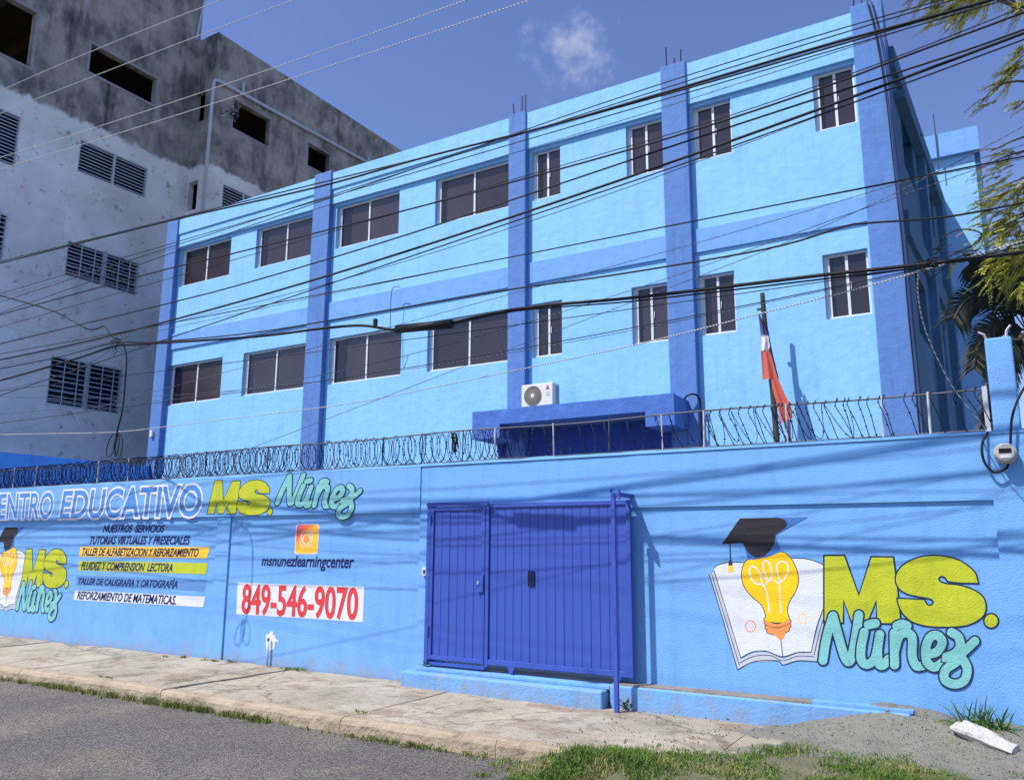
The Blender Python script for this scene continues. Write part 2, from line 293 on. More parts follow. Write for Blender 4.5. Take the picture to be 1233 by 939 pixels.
def gridwall(mb, fn, u0, u1, v0, v1, ops, depth, thick=None):
    """wall face with openings; fn(u,v,d)->xyz, d inward; ops (ua,ub,va,vb)"""
    us = sorted({u0, u1, *[o[0] for o in ops], *[o[1] for o in ops]}); vs = sorted({v0, v1, *[o[2] for o in ops], *[o[3] for o in ops]})
    for a, b in zip(us, us[1:]):
        for c, d in zip(vs, vs[1:]):
            mu, mv = (a+b)/2, (c+d)/2
            if any(o[0] < mu < o[1] and o[2] < mv < o[3] for o in ops): continue
            mb.poly([fn(a, c, 0), fn(b, c, 0), fn(b, d, 0), fn(a, d, 0)])
    for a, b, c, d in ops:
        mb.poly([fn(a, c, 0), fn(a, d, 0), fn(a, d, depth), fn(a, c, depth)]); mb.poly([fn(b, c, 0), fn(b, c, depth), fn(b, d, depth), fn(b, d, 0)])
        mb.poly([fn(a, d, 0), fn(b, d, 0), fn(b, d, depth), fn(a, d, depth)]); mb.poly([fn(a, c, 0), fn(a, c, depth), fn(b, c, depth), fn(b, c, 0)])
    if thick:
        T = thick
        for q in (((u0, v0), (u0, v1)), ((u1, v1), (u1, v0)), ((u0, v1), (u1, v1))):
            (a, c), (b, d) = q; mb.poly([fn(a, c, 0), fn(a, c, T), fn(b, d, T), fn(b, d, 0)])
        for a, b in zip(us, us[1:]):
            for c, d in zip(vs, vs[1:]):
                mu, mv = (a+b)/2, (c+d)/2
                if any(o[0] < mu < o[1] and o[2] < mv < o[3] for o in ops): continue
                mb.poly([fn(a, d, T), fn(b, d, T), fn(b, c, T), fn(a, c, T)])
    return mb
# ================================================================ ground
g = MB().poly([(-400, -400, -.30), (400, -400, -.30), (400, 400, -.30), (-400, 400, -.30)]).build('ground', 'ground'); struct(g)
rd = MB(); NX, NY = 120, 26
x0, x1, y0, y1 = -40, 14, -8, 6.85
for j in range(NY+1):
    for i in range(NX+1):
        x = x0+(x1-x0)*i/NX; y = y0+(y1-y0)*j/NY
        rd.v.append((x, y, -.155+.012*noise.noise(Vector((x*.5, y*.5, 0)))))
for j in range(NY):
    for i in range(NX): a = j*(NX+1)+i; rd.f.append((a, a+1, a+NX+2, a+NX+1))
struct(rd.build('road', 'asphalt', smooth=True))
M['crack'] = mat('tar_crack', (48, 46, 46), var=.2)
ck = MB(); pp = smoothpts([aZ(x, y, -.15) for x, y in ((-60, 897), (0, 893), (120, 884), (250, 872), (360, 867), (470, 872))], 10)
for i in range(len(pp)-1):
    a, b = pp[i], pp[i+1]; wd = .010+.006*random.random(); ja, jb = (noise.noise(Vector((p[0]*6, p[1]*6, 3)))*.03 for p in (a, b))
    zf = lambda p: -.155+.012*noise.noise(Vector((p[0]*.5, p[1]*.5, 0)))+.006
    ck.poly([(a[0], a[1]+ja-wd/2, zf(a)), (b[0], b[1]+jb-wd/2, zf(b)), (b[0], b[1]+jb+wd/2, zf(b)), (a[0], a[1]+ja+wd/2, zf(a))])
struct(ck.build('road_crack', 'crack'))
# sidewalk > slabs, curb stones
side = thing('sidewalk', None, None, (-6, 8, 0)); struct(side)
MB().box(-34, 10, 6.98, 9.02, -.28, -.03).build('bedding', 'cement', side)
def curbY(x): return 6.76+.10*math.sin(x*.5)*.5+max(0, x+7)*.03
xs = -34.0; k = 0
while xs < 8:
    L = random.choice((1.5, 1.5, 1.9, 1.2)); xe = xs+L
    b = MB(); n1, n2 = max(2, int(L/.25)), 9
    dz = random.uniform(-.010, .012); tl = random.uniform(-.006, .006)
    gx = .006
    for j in range(n2+1):
        for i in range(n1+1):
            x = xs+gx+(L-2*gx)*i/n1; y = curbY(x)+.17+(9.0-curbY(x)-.17)*j/n2
            z = dz+tl*(j/n2-.5)*2+.012*noise.noise(Vector((x*1.3, y*1.3, 5)))+.004*noise.noise(Vector((x*6, y*6, 1)))
            if i in (0, n1) or j == 0: z -= .006
            b.v.append((x, y, z))
    for j in range(n2):
        for i in range(n1): a = j*(n1+1)+i; b.f.append((a, a+1, a+n1+2, a+n1+1))
    nb = len(b.v); per = [i for i in range(n1+1)]+[(j+1)*(n1+1)+n1 for j in range(n2)]+[n2*(n1+1)+i for i in range(n1-1, -1, -1)]+[j*(n1+1) for j in range(n2-1, 0, -1)]
    for q in per: vv = b.v[q]; b.v.append((vv[0], vv[1], -.06))
    for i in range(len(per)): j = (i+1) % len(per); b.f.append((per[i], nb+i, nb+j, per[j]))
    b.build('concrete_slab', 'slab', side)
    c = MB(); n1 = max(3, int(L/.12)); prof = ((0.0, -.30), (.0, -.05), (.02, -.01), (.05, .005), (.16, .005), (.165, -.08))
    for i in range(n1+1):
        x = xs+.004+(L-.008)*i/n1
        for dy_, z in prof:
            wob = .018*noise.noise(Vector((x*3, dy_*20, 9)))+.012*noise.noise(Vector((x*11, dy_*30, 2)))
            c.v.append((x, curbY(x)+dy_+(wob if dy_ < .1 else 0), z+(wob*.6 if z > -.2 else 0)+dz*.5))
    P = len(prof)
    for i in range(n1):
        for j in range(P-1): a = i*P+j; c.f.append((a, a+P, a+P+1, a+1))
    c.f.append(tuple(range(P))); c.f.append(tuple(range(n1*P, n1*P+P))[::-1])
    c.build('curb_stone', 'curb', side)
    xs = xe
yd = MB().box(-40, 12, 9.3, 60, -.28, .02).build('yard_ground', 'yard'); struct(yd)
# gravel mound and loose sand
def gh(x, y):
    h = .25*math.exp(-((x+1.22)/.60)**2-((y-9.15)/.62)**2)+.17*math.exp(-((x+.1)/.7)**2-((y-9.2)/.7)**2)
    t = max(0, min(1, (x+3.3)/1.7+.35*noise.noise(Vector((x*2.2, y*2.2, 7)))+.12*noise.noise(Vector((x*9, y*9, 7))))); h += -.05+.095*t*t*(3-2*t)
    edge = max(0, min(1, (7.15-y)/.35)); h -= edge*.16
    h += (.022*noise.noise(Vector((x*3, y*3, 0)))+.010*noise.noise(Vector((x*12, y*12, 0))))*max(.25, t)
    return h
gm = MB(); NX, NY = 190, 70
for j in range(NY+1):
    for i in range(NX+1):
        x = -3.6+7.6*i/NX; y = 6.6+2.42*j/NY; gm.v.append((x, y, gh(x, y)))
for j in range(NY):
    for i in range(NX): a = j*(NX+1)+i; gm.f.append((a, a+1, a+NX+2, a+NX+1))
struct(gm.build('gravel_mound', 'gravel', smooth=True))
pb = MB()
for i in range(3600):
    x = random.uniform(-3.9, 2); y = random.uniform(6.8, 8.95); z = gh(x, y)
    if z < .02:
        if random.random() < .75: continue
        z = max(z, .008)
    r = random.uniform(.004, .013)*(1.6 if random.random() < .05 else 1); b = len(pb.v)
    for dx_, dy_, dz_ in ((1, 0, 0), (-.8, .3, 0), (0, 1, .1), (.1, -1, 0), (0, 0, .9), (0, 0, -.8)): pb.v.append((x+dx_*r*random.uniform(.7, 1.2), y+dy_*r*random.uniform(.7, 1.2), z+dz_*r+r*.3))
    for q in ((0, 2, 4), (2, 1, 4), (1, 3, 4), (3, 0, 4), (2, 0, 5), (1, 2, 5), (3, 1, 5), (0, 3, 5)): pb.f.append(tuple(b+t for t in q))
tag(pb.build('pebbles', 'stone'), 'loose small grey pebbles scattered over the gravel heap', 'pebbles', kind='stuff')
# ================================================================ grass
def blades(mb, x, y, z, n, h, spread, lean=.5):
    for _ in range(n):
        a = random.uniform(0, 6.283); r = spread*math.sqrt(random.random()); bx, by = x+r*math.cos(a), y+r*math.sin(a)
        hh = h*random.uniform(.45, 1.15); wd = random.uniform(.0025, .005); la = random.uniform(0, 6.283); ll = lean*hh*random.uniform(.2, 1)
        tx, ty = bx+ll*math.cos(la), by+ll*math.sin(la); wa = random.uniform(0, 3.14); cx, cy = wd*math.cos(wa), wd*math.sin(wa)
        mx_, my_ = bx+(tx-bx)*.35, by+(ty-by)*.35
        b = len(mb.v); mb.v += [(bx-cx, by-cy, z), (bx+cx, by+cy, z), (mx_-cx*.8, my_-cy*.8, z+hh*.6), (mx_+cx*.8, my_+cy*.8, z+hh*.6), (tx, ty, z+hh*(1-.25*ll/hh))]
        mb.f += [(b, b+1, b+3, b+2), (b+2, b+3, b+4)]
TOPL = ((-4.6, 6.4), (-3.87, 6.6), (-3.21, 7.0), (-2.73, 7.35), (-2.27, 7.5), (-1.97, 7.75), (-1.4, 7.85), (-.9, 7.75), (4, 7.8))
def ytop(x):
    for (a, b), (c, d) in zip(TOPL, TOPL[1:]):
        if a <= x <= c: return b+(d-b)*(x-a)/(c-a)
    return TOPL[0][1]
def soil(x, y):
    if x < -4.4: return -1
    k = max(0, min(1, (x+4.3)/.8)); t = max(0, min(1, (y-6.15)/.6)); e = max(0, min(1, (ytop(x)+.1-y)/.35+noise.noise(Vector((x*3, y*3, 2)))))
    return -.17+.185*t*t*(3-2*t)*k-.05*(1-e)*(1 if y > 7 else 0)-.06*(1-k)+.010*noise.noise(Vector((x*7, y*7, 0)))
sm_ = MB(); NX, NY = 170, 60
for j_ in range(NY+1):
    for i_ in range(NX+1):
        x = -4.4+8.0*i_/NX; y = 6.1+2.4*j_/NY; sm_.v.append((x, y, max(soil(x, y), gh(x, y)+.004 if y < ytop(x)-.25 else -1)))
for j_ in range(NY):
    for i_ in range(NX): a = j_*(NX+1)+i_; sm_.f.append((a, a+1, a+NX+2, a+NX+1))
struct(sm_.build('verge_soil', 'soil', smooth=True))
gv = MB(); gd = MB()
for i in range(26000):
    x = random.uniform(-4.2, 1.6); yt = ytop(x)+.18*noise.noise(Vector((x*2.5, 0, 5)))
    y = random.uniform(6.2+.05*noise.noise(Vector((x*4, 1, 1))), yt+.12)
    dens = .42+1.3*noise.noise(Vector((x*1.6, y*1.6, 4)))+.5*noise.noise(Vector((x*6, y*6, 3)))
    dens *= max(.12, min(1, (yt-y)/.45))
    if x < -3.2: dens *= .8
    if random.random() > dens: continue
    z = max(soil(x, y), gh(x, y) if x > -3.6 and y > 6.7 else -1, .0 if y > curbY(x) else -.155)
    tall = .75+1.6*max(0, noise.noise(Vector((x*1.4, y*1.4, 8))))
    blades(gd if noise.noise(Vector((x*3, y*3, 11)))+random.uniform(-.35, .35) > .28 else gv, x, y, z-.006, 6, .055*tall, .05, .8)
tag(gv.build('verge_grass', 'grass'), 'patchy sunlit grass along the road edge in front of the gravel', 'grass', kind='stuff')
tag(gd.build('dry_grass', 'drygrass'), 'dry straw coloured blades mixed into the roadside grass', 'grass', kind='stuff')
cg = MB(); cg2 = MB(); cgd = MB()
for px0, py0, n, h, sp in ((10, 826, 50, .09, .35), (50, 829, 60, .10, .35), (95, 832, 60, .10, .35), (150, 838, 50, .09, .3), (195, 845, 60, .11, .3), (70, 830, 60, .1, .3), (225, 850, 30, .07, .25), (270, 853, 40, .10, .25), (300, 860, 50, .09, .25), (322, 864, 40, .08, .12), (490, 884, 60, .08, .28), (523, 888, 20, .07, .06), (240, 848, 40, .09, .3), (120, 834, 60, .1, .3), (20, 822, 60, .1, .4), (160, 839, 60, .12, .35), (210, 846, 60, .13, .3), (262, 852, 50, .11, .3), (316, 862, 50, .12, .2), (400, 872, 14, .05, .15), (445, 880, 20, .06, .2), (560, 893, 30, .06, .3), (600, 897, 40, .07, .3)):
    X, Y = aZ(px0, py0, -.14); Y = min(Y, curbY(X)-.03)
    for _ in range(n):
        x = X+random.gauss(0, sp)*1.1; y = curbY(x)-.02-abs(random.gauss(0, .05))
        if noise.noise(Vector((x*5, 2, 2))) < -.12: continue
        blades(cg if random.random() < .5 else cgd, x, y, -.155, 4, h*.85, .035, .9)
for px0, py0, n, h, sp in ((255, 796, 30, .05, .2), (282, 797, 16, .05, .1), (352, 806, 26, .05, .2), (366, 806, 14, .06, .1), (200, 791, 8, .05, .08), (222, 792, 8, .06, .05), (800, 854, 30, .05, .25), (820, 856, 20, .05, .12), (437, 857, 14, .03, .1), (130, 815, 20, .025, .15), (225, 820, 14, .025, .1), (640, 834, 10, .03, .1)):
    X, Y = aZ(px0, py0, 0); Y = min(Y, 8.96)
    for _ in range(n): blades(cg2, X+random.uniform(-sp, sp), Y-abs(random.gauss(0, .03)), .0, 4, h, .02)
tag(cg.build('curb_grass', 'grass'), 'ragged grass growing in the gutter along the kerb', 'grass', kind='stuff')
tag(cgd.build('dry_curb_grass', 'drygrass'), 'dry straw blades among the grass in the gutter', 'grass', kind='stuff')
tag(cg2.build('crack_grass', 'grass'), 'thin grass tufts at the foot of the wall and in sidewalk joints', 'grass', kind='stuff')
def weed(x, y, z, n, s, name, label, m_='weed', up=.5):
    mb = MB()
    for i in range(n):
        a = random.uniform(0, 6.283); l = s*random.uniform(.5, 1); e = random.uniform(up*.4, 1.3)
        d = Vector((math.cos(a)*math.cos(e), math.sin(a)*math.cos(e), math.sin(e))); p = Vector((x, y, z))
        sd = d.cross(Vector((0, 0, 1))).normalized()*l*.22
        tip = p+d*l; tip.y = min(tip.y, 8.99); mid = p+d*l*.55+Vector((0, 0, l*.12)); mid.y = min(mid.y, 8.99)
        mb.tube([p, mid], .0025, 3)
        mb.poly([mid-sd*.2, p+d*l*.75-sd, tip, p+d*l*.75+sd])
    return tag(mb.build(name, m_), label, 'weed')
weed(-3.82, 8.70, .02, 26, .13, 'weed', 'small green weed at the foot of the gate post'); 
X, Y = aZ(893, 860, 0); weed(X, min(Y, 8.86), 0, 22, .09, 'weed', 'small green weed at the ledge below the book mural')
weed(-6.68, 8.86, .24, 16, .09, 'weed', 'small weed in the left corner of the gate threshold')
X, Y = aZ(520, 822, 0)
# bushy grass plant beside the rubble
pl = thing('plant', 'spiky green plant behind the white rubble against the wall', 'plant', (-.42, 8.9, .12))
mb = MB()
for i in range(120):
    a = random.uniform(0, 6.283); e = random.uniform(.25, 1.4); l = random.uniform(.14, .36); p = Vector((-.42+random.uniform(-.2, .22), 8.86+random.uniform(-.05, .04), .17))
    d = Vector((math.cos(a)*math.cos(e), math.sin(a)*math.cos(e)*.6-.12, math.sin(e))); q = p+d*l; q.z -= l*.25*abs(math.cos(e)); q.y = min(q.y, 8.99)
    md = p+d*l*.55; md.y = min(md.y, 8.99); s_ = Vector((.005, 0, 0)) if i % 2 else Vector((0, .003, .004))
    mb.poly([p-s_, p+s_, md+s_*1.3, md-s_*1.3]); mb.poly([md-s_*1.3, md+s_*1.3, q])
mb.build('leaves', 'weed', pl)
# rubble: white painted broken concrete piece
rb = MB(); A = Vector((-.62, 8.70, .20)); B = Vector((-.17, 8.42, .10)); n = 14
for i in range(n+1):
    t = i/n; p = A.lerp(B, t); 
    for k in range(8):
        an = k*math.pi/4+.3*(k % 2); rz = (.08 if t > .08 else .04)*(1.15-.5*t)*(1+.45*noise.noise(Vector((t*3, k*2.1, 0)))); ry = .11*(1.1-.35*t)*(1+.45*noise.noise(Vector((t*3, k*1.3, 4))))
        rb.v.append((p.x+.4*ry*math.cos(an), p.y+ry*math.cos(an), p.z+rz*math.sin(an)))
for i in range(n):
    for k in range(8): rb.f.append((i*8+k, i*8+(k+1) % 8, (i+1)*8+(k+1) % 8, (i+1)*8+k))
rb.f.append(tuple(range(8))[::-1]); rb.f.append(tuple(range(n*8, n*8+8)))
tag(rb.build('rubble', 'rubble'), 'white painted broken concrete lump lying on the gravel by the plant', 'rubble')
def lump(name, label, cat, x, y, z, r, m_, fl=.6):
    mb = MB(); 
    for i in range(5):
        th = math.pi*i/4
        for k in range(7):
            a = k*2*math.pi/7; q = r*random.uniform(.75, 1.15); mb.v.append((x+q*math.sin(th)*math.cos(a), y+q*math.sin(th)*math.sin(a), z+q*fl*math.cos(th)))
    for i in range(4):
        for k in range(7): mb.f.append((i*7+k, (i+1)*7+k, (i+1)*7+(k+1) % 7, i*7+(k+1) % 7))
    return tag(mb.build(name, m_), label, cat)
lump('brick_chunk', 'small brown rubble chunk at the right end of the white rubble', 'rubble', -.08, 8.45, .08, .05, 'litter')
X, Y = aZ(303, 864, -.15); lump('litter', 'crumpled orange and brown scrap in the gutter grass', 'litter', X+.02, Y, -.13, .035, 'litter')
X, Y = aZ(697, 918, -.13); lump('litter', 'white paper scrap in the verge grass left of the gravel', 'litter', X, Y, -.11, .03, 'white', .3)
X, Y = aZ(812, 855, 0); lump('litter', 'white scrap on the sidewalk below the ledge', 'litter', X, Y, .015, .03, 'white', .3)
# ================================================================ boundary wall
WY = 9.0; REC = .03
bw = thing('boundary_wall', 'long light blue painted street wall with school murals and lettering', 'wall', (-6, 9, 0))
ZT, ZB = 2.86, 2.215
def top(x): return ZT
# top beam with the name band, and full-height stretch round the gate
WL = -30
MB().box(WL, -6.94, WY-.012, WY+.22, ZB, ZT-.02).build('name_band', 'wall', bw)
fullm = MB()
gridwall(fullm, lambda u, v, d: (u, WY+.003+d, v), -6.94, -3.86, -.1, ZT, [(-6.62, -4.0, .24, 2.25)], .2, .2)
fullm.build('gate_surround', 'wall', bw)
MB().box(-3.86, -.158, WY, WY+.22, ZB, ZT).build('lintel_band', 'wall', bw)
MB().box(-.158, 6, WY-.004, WY+.22, -.1, ZT).build('end_pier', 'wall', bw)
bevel(MB().box(-11.06, -10.75, WY, WY+.22, -.1, ZB).build('pier', 'wall', bw), .008)
MB().box(WL, -11.06, WY+REC, WY+.2, -.1, ZB).build('recessed_panel', 'wall', bw)
MB().box(-10.75, -6.94, WY+REC, WY+.2, -.1, ZB).build('recessed_panel', 'wall', bw)
MB().box(-3.86, -.158, WY+REC, WY+.2, -.1, ZB).build('recessed_panel', 'wall', bw)
# rough capping along the top
cp = MB(); n = 260
for i in range(n+1):
    x = WL+(6-WL)*i/n; hh = .012*noise.noise(Vector((x*2.3, 0, 0)))+.008*noise.noise(Vector((x*9, 1, 0)))
    for y, z in ((WY-.0145, ZT-.02), (WY-.006, ZT+.012+hh), (WY+.225, ZT+.02+hh), (WY+.225, ZT-.03)): cp.v.append((x, y+hh*.3, z))
for i in range(n):
    for k in range(3): a = i*4+k; cp.f.append((a, a+4, a+5, a+1))
cp.build('capping', 'wall', bw)
# right column rising above the wall
bevel(MB().box(-.095, .135, WY+.02, WY+.25, ZT-.02, 3.78).build('column', 'wall', bw), .02, 3)
rbm = MB()
rbm.tube([(-.07, 9.1, 3.76), (-.09, 9.08, 3.83), (-.14, 9.07, 3.86)], .012, 5); rbm.tube([(.09, 9.1, 3.76), (.10, 9.09, 3.85), (.14, 9.09, 3.90)], .012, 5)
rbm.build('rebar', 'post', bw)
# ledge, steps
bevel(MB().box(-6.93, -4.09, 8.66, 9.0, -.1, .19).build('gate_step', 'step', bw), .025, 3)
bevel(MB().box(-6.80, -4.06, 8.80, 9.0, .19, .235).build('threshold', 'step', bw), .01)
bevel(MB().box(-4.06, -1.0, 8.80, 9.03, -.1, .245).build('ledge', 'step', bw), .02, 3)
MB().box(-4.04, -1.9, 8.83, 9.03, .245, .262).build('ledge_cement_strip', 'cement', bw)
MB().box(-1.9, -.98, 8.84, 9.03, .245, .27).build('ledge_top', 'step', bw)
MB().box(-6.6, -4.02, 8.98, 9.18, .236, .25).build('sill_strip', 'cement', bw)
# --------------------------------- painted lettering and marks
def textmesh(body, offset=0, shear=0, res=4, space=1.0):
    cu = bpy.data.curves.new('t', 'FONT'); cu.body = body; cu.size = 1; cu.offset = offset; cu.shear = shear; cu.resolution_u = res; cu.space_character = space
    o = bpy.data.objects.new('t', cu); COL.objects.link(o); dg = bpy.context.evaluated_depsgraph_get(); dg.update()
    me = bpy.data.meshes.new_from_object(o.evaluated_get(dg)); v = [(p.co.x, p.co.y) for p in me.vertices]; f = [tuple(p.vertices) for p in me.polygons]
    bpy.data.objects.remove(o); bpy.data.curves.remove(cu); bpy.data.meshes.remove(me); return v, f
def paint_text(body, quad, m_, Y, d, name, offset=0, ref_off=None, shear=0, parent=None, space=1.0):
    """quad: TL,TR,BR,BL in photo pixels measured on the wall plane"""
    v, f = textmesh(body, offset, shear, space=space); r = v if ref_off is None else textmesh(body, ref_off, shear, space=space)[0]
    ax0, ax1 = min(p[0] for p in r), max(p[0] for p in r); ay0, ay1 = min(p[1] for p in r), max(p[1] for p in r)
    Q = [Vector(aY(x, y, Y)) for x, y in quad]; mb = MB()
    for x, y in v:
        s, t = (x-ax0)/(ax1-ax0), (y-ay0)/(ay1-ay0)
        p = Q[3].lerp(Q[2], s).lerp(Q[0].lerp(Q[1], s), t); mb.v.append((p.x, Y-d, p.y))
    mb.f = [q[::-1] for q in f]
    return mb.build(name, m_, parent or bw)
def paint_outline(body, quad, m_, Y, d, name, wd, ref_off, shear=0, space=1.0):
    v, f = textmesh(body, ref_off, shear, space=space); ax0, ax1 = min(p[0] for p in v), max(p[0] for p in v); ay0, ay1 = min(p[1] for p in v), max(p[1] for p in v)
    Q = [Vector(aY(x, y, Y)) for x, y in quad]
    cnt = {}
    for q in f:
        for a, b in zip(q, q[1:]+q[:1]): cnt.setdefault(frozenset((a, b)), []).append((a, b))
    nxt = {}
    for k, l in cnt.items():
        if len(l) == 1: nxt.setdefault(l[0][0], []).append(l[0][1])
    loops = []
    while nxt:
        a0 = next(iter(nxt)); loop = [a0]; cur = a0
        while cur in nxt:
            b = nxt[cur].pop(); 
            if not nxt[cur]: del nxt[cur]
            if b == a0: break
            loop.append(b); cur = b
        loops.append(loop)
    mb = MB(); cntr = 0
    for lp in loops:
        P = []
        for i in lp:
            x, y = v[i]; s_, t_ = (x-ax0)/(ax1-ax0), (y-ay0)/(ay1-ay0); P.append(Q[3].lerp(Q[2], s_).lerp(Q[0].lerp(Q[1], s_), t_))
        n = len(P)
        if n < 4: continue
        ring = []
        for i in range(n+1):
            p = P[i % n]; a, b = P[(i-1) % n], P[(i+1) % n]; d1 = (p-a).normalized(); d2 = (b-p).normalized(); nn = Vector((-d1.y-d2.y, d1.x+d2.x)); l = nn.length; nn = nn/(l+1e-9)*wd/2/max(.45, l/2)
            cntr += 1; yy = Y-d-cntr*2e-6; ring.append(len(mb.v)); mb.v += [((p+nn).x, yy, (p+nn).y), ((p-nn).x, yy, (p-nn).y)]
        for a, b in zip(ring, ring[1:]): mb.f.append((a, a+1, b+1, b))
    return mb.build(name, m_, bw)
def c3(x, y): return (x/4.0821, 560+y/4.0821)
def c4(x, y): return (230+x/3.355, 540+y/3.355)
def quad3(x0, y0a, x1, y1a, h0, h1, lean=0): return [c3(x0+lean, y0a), c3(x1+lean, y1a), c3(x1, y1a+h1), c3(x0, y0a+h0)]
BAND = WY-.012
paint_outline('ENTRO', [c3(-2, 137), c3(272, 127), c3(258, 268), c3(-10, 272)], 'white', BAND, .005, 'lettering_outline', .035, .04, .05)
paint_text('ENTRO', [c3(-2, 137), c3(272, 127), c3(258, 268), c3(-10, 272)], 'letblue', BAND, .003, 'lettering', .04, None, .05)
paint_outline('C', [c3(-82, 140), c3(-12, 138), c3(-22, 272), c3(-90, 273)], 'white', BAND, .005, 'lettering_outline', .035, .04, .05)
paint_text('C', [c3(-82, 140), c3(-12, 138), c3(-22, 272), c3(-90, 273)], 'letblue', BAND, .003, 'lettering', .04, None, .05)
q = [c3(310, 121), c3(1000, 88), c3(992, 258), c3(288, 268)]
paint_outline('EDUCATIVO', q, 'white', BAND, .005, 'lettering_outline', .038, .045, .05)
paint_text('EDUCATIVO', q, 'letblue', BAND, .003, 'lettering', .045, None, .05)
PAN = WY+REC
def bar(pts, m_, name='painted_bar'):
    MB().poly([(*aY(*p, PAN)[:1], PAN-.003, aY(*p, PAN)[1]) for p in pts]).build(name, m_, bw)
bar([c3(397, 400), c3(1031, 402), c3(1018, 457), c3(390, 448)], 'amber'); bar([c3(391, 469), c3(1024, 480), c3(1012, 535), c3(384, 516)], 'lime')
bar([c3(380, 542), c3(1016, 562), c3(1004, 617), c3(374, 588)], 'barblue'); bar([c3(370, 614), c3(1010, 645), c3(999, 697), c3(362, 661)], 'white')
for body, qd in (('NUESTROS  SERVICIOS', [c3(512, 290), c3(812, 292), c3(806, 330), c3(506, 330)]),
                 ('TUTORIAS VIRTUALES Y PRESECIALES', [c3(446, 348), c3(938, 346), c3(932, 390), c3(440, 388)]),
                 ('TALLER DE ALFABETIZACION Y REFORZAMIENTO', [c3(408, 405), c3(980, 408), c3(975, 450), c3(402, 444)]),
                 ('FLUIDEZ Y COMPRENSION  LECTORA', [c3(404, 473), c3(852, 482), c3(848, 524), c3(398, 514)]),
                 ('TALLER DE CALIGRAFIA Y ORTOGRAFÍA', [c3(390, 546), c3(876, 556), c3(872, 605), c3(384, 584)]),
                 ('REFORZAMIENTO DE MATEMATICAS.', [c3(384, 618), c3(868, 640), c3(864, 686), c3(378, 657)])):
    paint_text(body, qd, 'navy', PAN, .006, 'lettering', .022, None, .25)
# phone number board and the social-media line
bar([c4(189, 540), c4(701, 557), c4(694, 700), c4(183, 668)], 'white', 'number_board')
paint_text('849-546-9070', [c4(212, 548), c4(676, 563), c4(671, 690), c4(206, 664)], 'red', PAN, .006, 'phone_number', .0)
paint_outline('849-546-9070', [c4(212, 548), c4(676, 563), c4(671, 690), c4(206, 664)], 'red', PAN, .0075, 'phone_number_edge', .022, .0)
paint_text('msnunezlearningcenter', [c4(290, 432), c4(661, 430), c4(655, 500), c4(283, 485)], 'navy', PAN, .004, 'lettering', .02, None, .12)
# ribbon strokes
class Ink(MB):
    def ribbon(s, pts, wd, Y, fn, wfn=None):
        P = smoothpts(pts, 7); L = len(P); ring = []
        for i, p in enumerate(P):
            d = P[min(i+1, L-1)]-P[max(i-1, 0)]; d = d/(np.hypot(*d)+1e-9); nn = np.array([-d[1], d[0]]); h = (wd if wfn is None else wd*wfn(i/(L-1)))/2
            yy = Y-i*2.5e-6
            a, b = p+nn*h, p-nn*h; ring.append(len(s.v)); s.v += [(fn(*a)[0], yy, fn(*a)[1]), (fn(*b)[0], yy, fn(*b)[1])]
        for a, b in zip(ring, ring[1:]): s.f.append((a, a+1, b+1, b))
        for p, yy in ((P[0], Y-L*2.5e-6-1e-5), (P[-1], Y-L*2.5e-6-2e-5)):
            h = (wd if wfn is None else wd*wfn(0))/2
            s.poly([(fn(p[0]+h*math.cos(a), p[1]+h*math.sin(a))[0], yy, fn(p[0]+h*math.cos(a), p[1]+h*math.sin(a))[1]) for a in [k*math.pi/8 for k in range(16)]])
    def shape(s, pts, Y, fn, grow=0, smooth=0):
        if smooth: pts = smoothpts(pts, smooth, True)
        P = [np.array(p, float) for p in pts]
        if grow:
            area = sum(P[i][0]*P[(i+1) % len(P)][1]-P[(i+1) % len(P)][0]*P[i][1] for i in range(len(P))); sg = 1 if area > 0 else -1; Q = []
            for i in range(len(P)):
                a, b, c = P[i-1], P[i], P[(i+1) % len(P)]; d1 = (b-a)/(np.hypot(*(b-a))+1e-9); d2 = (c-b)/(np.hypot(*(c-b))+1e-9)
                n1 = np.array([d1[1], -d1[0]])*sg; n2 = np.array([d2[1], -d2[0]])*sg; nn = n1+n2; l = np.hypot(*nn); nn = nn/(l+1e-9); Q.append(b+nn*grow/max(.5, l/2))
            P = Q
        s.poly([(fn(*p)[0], Y, fn(*p)[1]) for p in P])
    def ell(s, cx, cy, rx, ry, Y, fn): s.shape([(cx+rx*math.cos(a), cy+ry*math.sin(a)) for a in [k*math.pi/10 for k in range(20)]], Y, fn)
def arc_pts(P, n=6): return [tuple(p) for p in smoothpts(P, n)]
MPOLY = [(499, 212), (570, 212), (625, 360), (672, 217), (750, 218), (765, 330), (778, 458), (694, 458), (690, 370), (655, 455), (600, 455), (568, 370), (565, 455), (499, 455)]
SPOLY = arc_pts([(1062, 310), (1052, 275), (1020, 245), (985, 226), (930, 213), (870, 214), (820, 228), (780, 255), (762, 290), (770, 325), (800, 348), (850, 360), (890, 368), (901, 382), (890, 395), (874, 390), (866, 374)], 5)+[(768, 369)]+arc_pts([(771, 385), (782, 412), (800, 435), (830, 455), (880, 468), (950, 471), (1010, 467), (1052, 453), (1084, 428), (1091, 398), (1082, 365), (1050, 340), (1000, 322), (950, 316), (925, 308), (917, 294), (928, 284), (945, 290), (955, 303), (1000, 309)], 5)
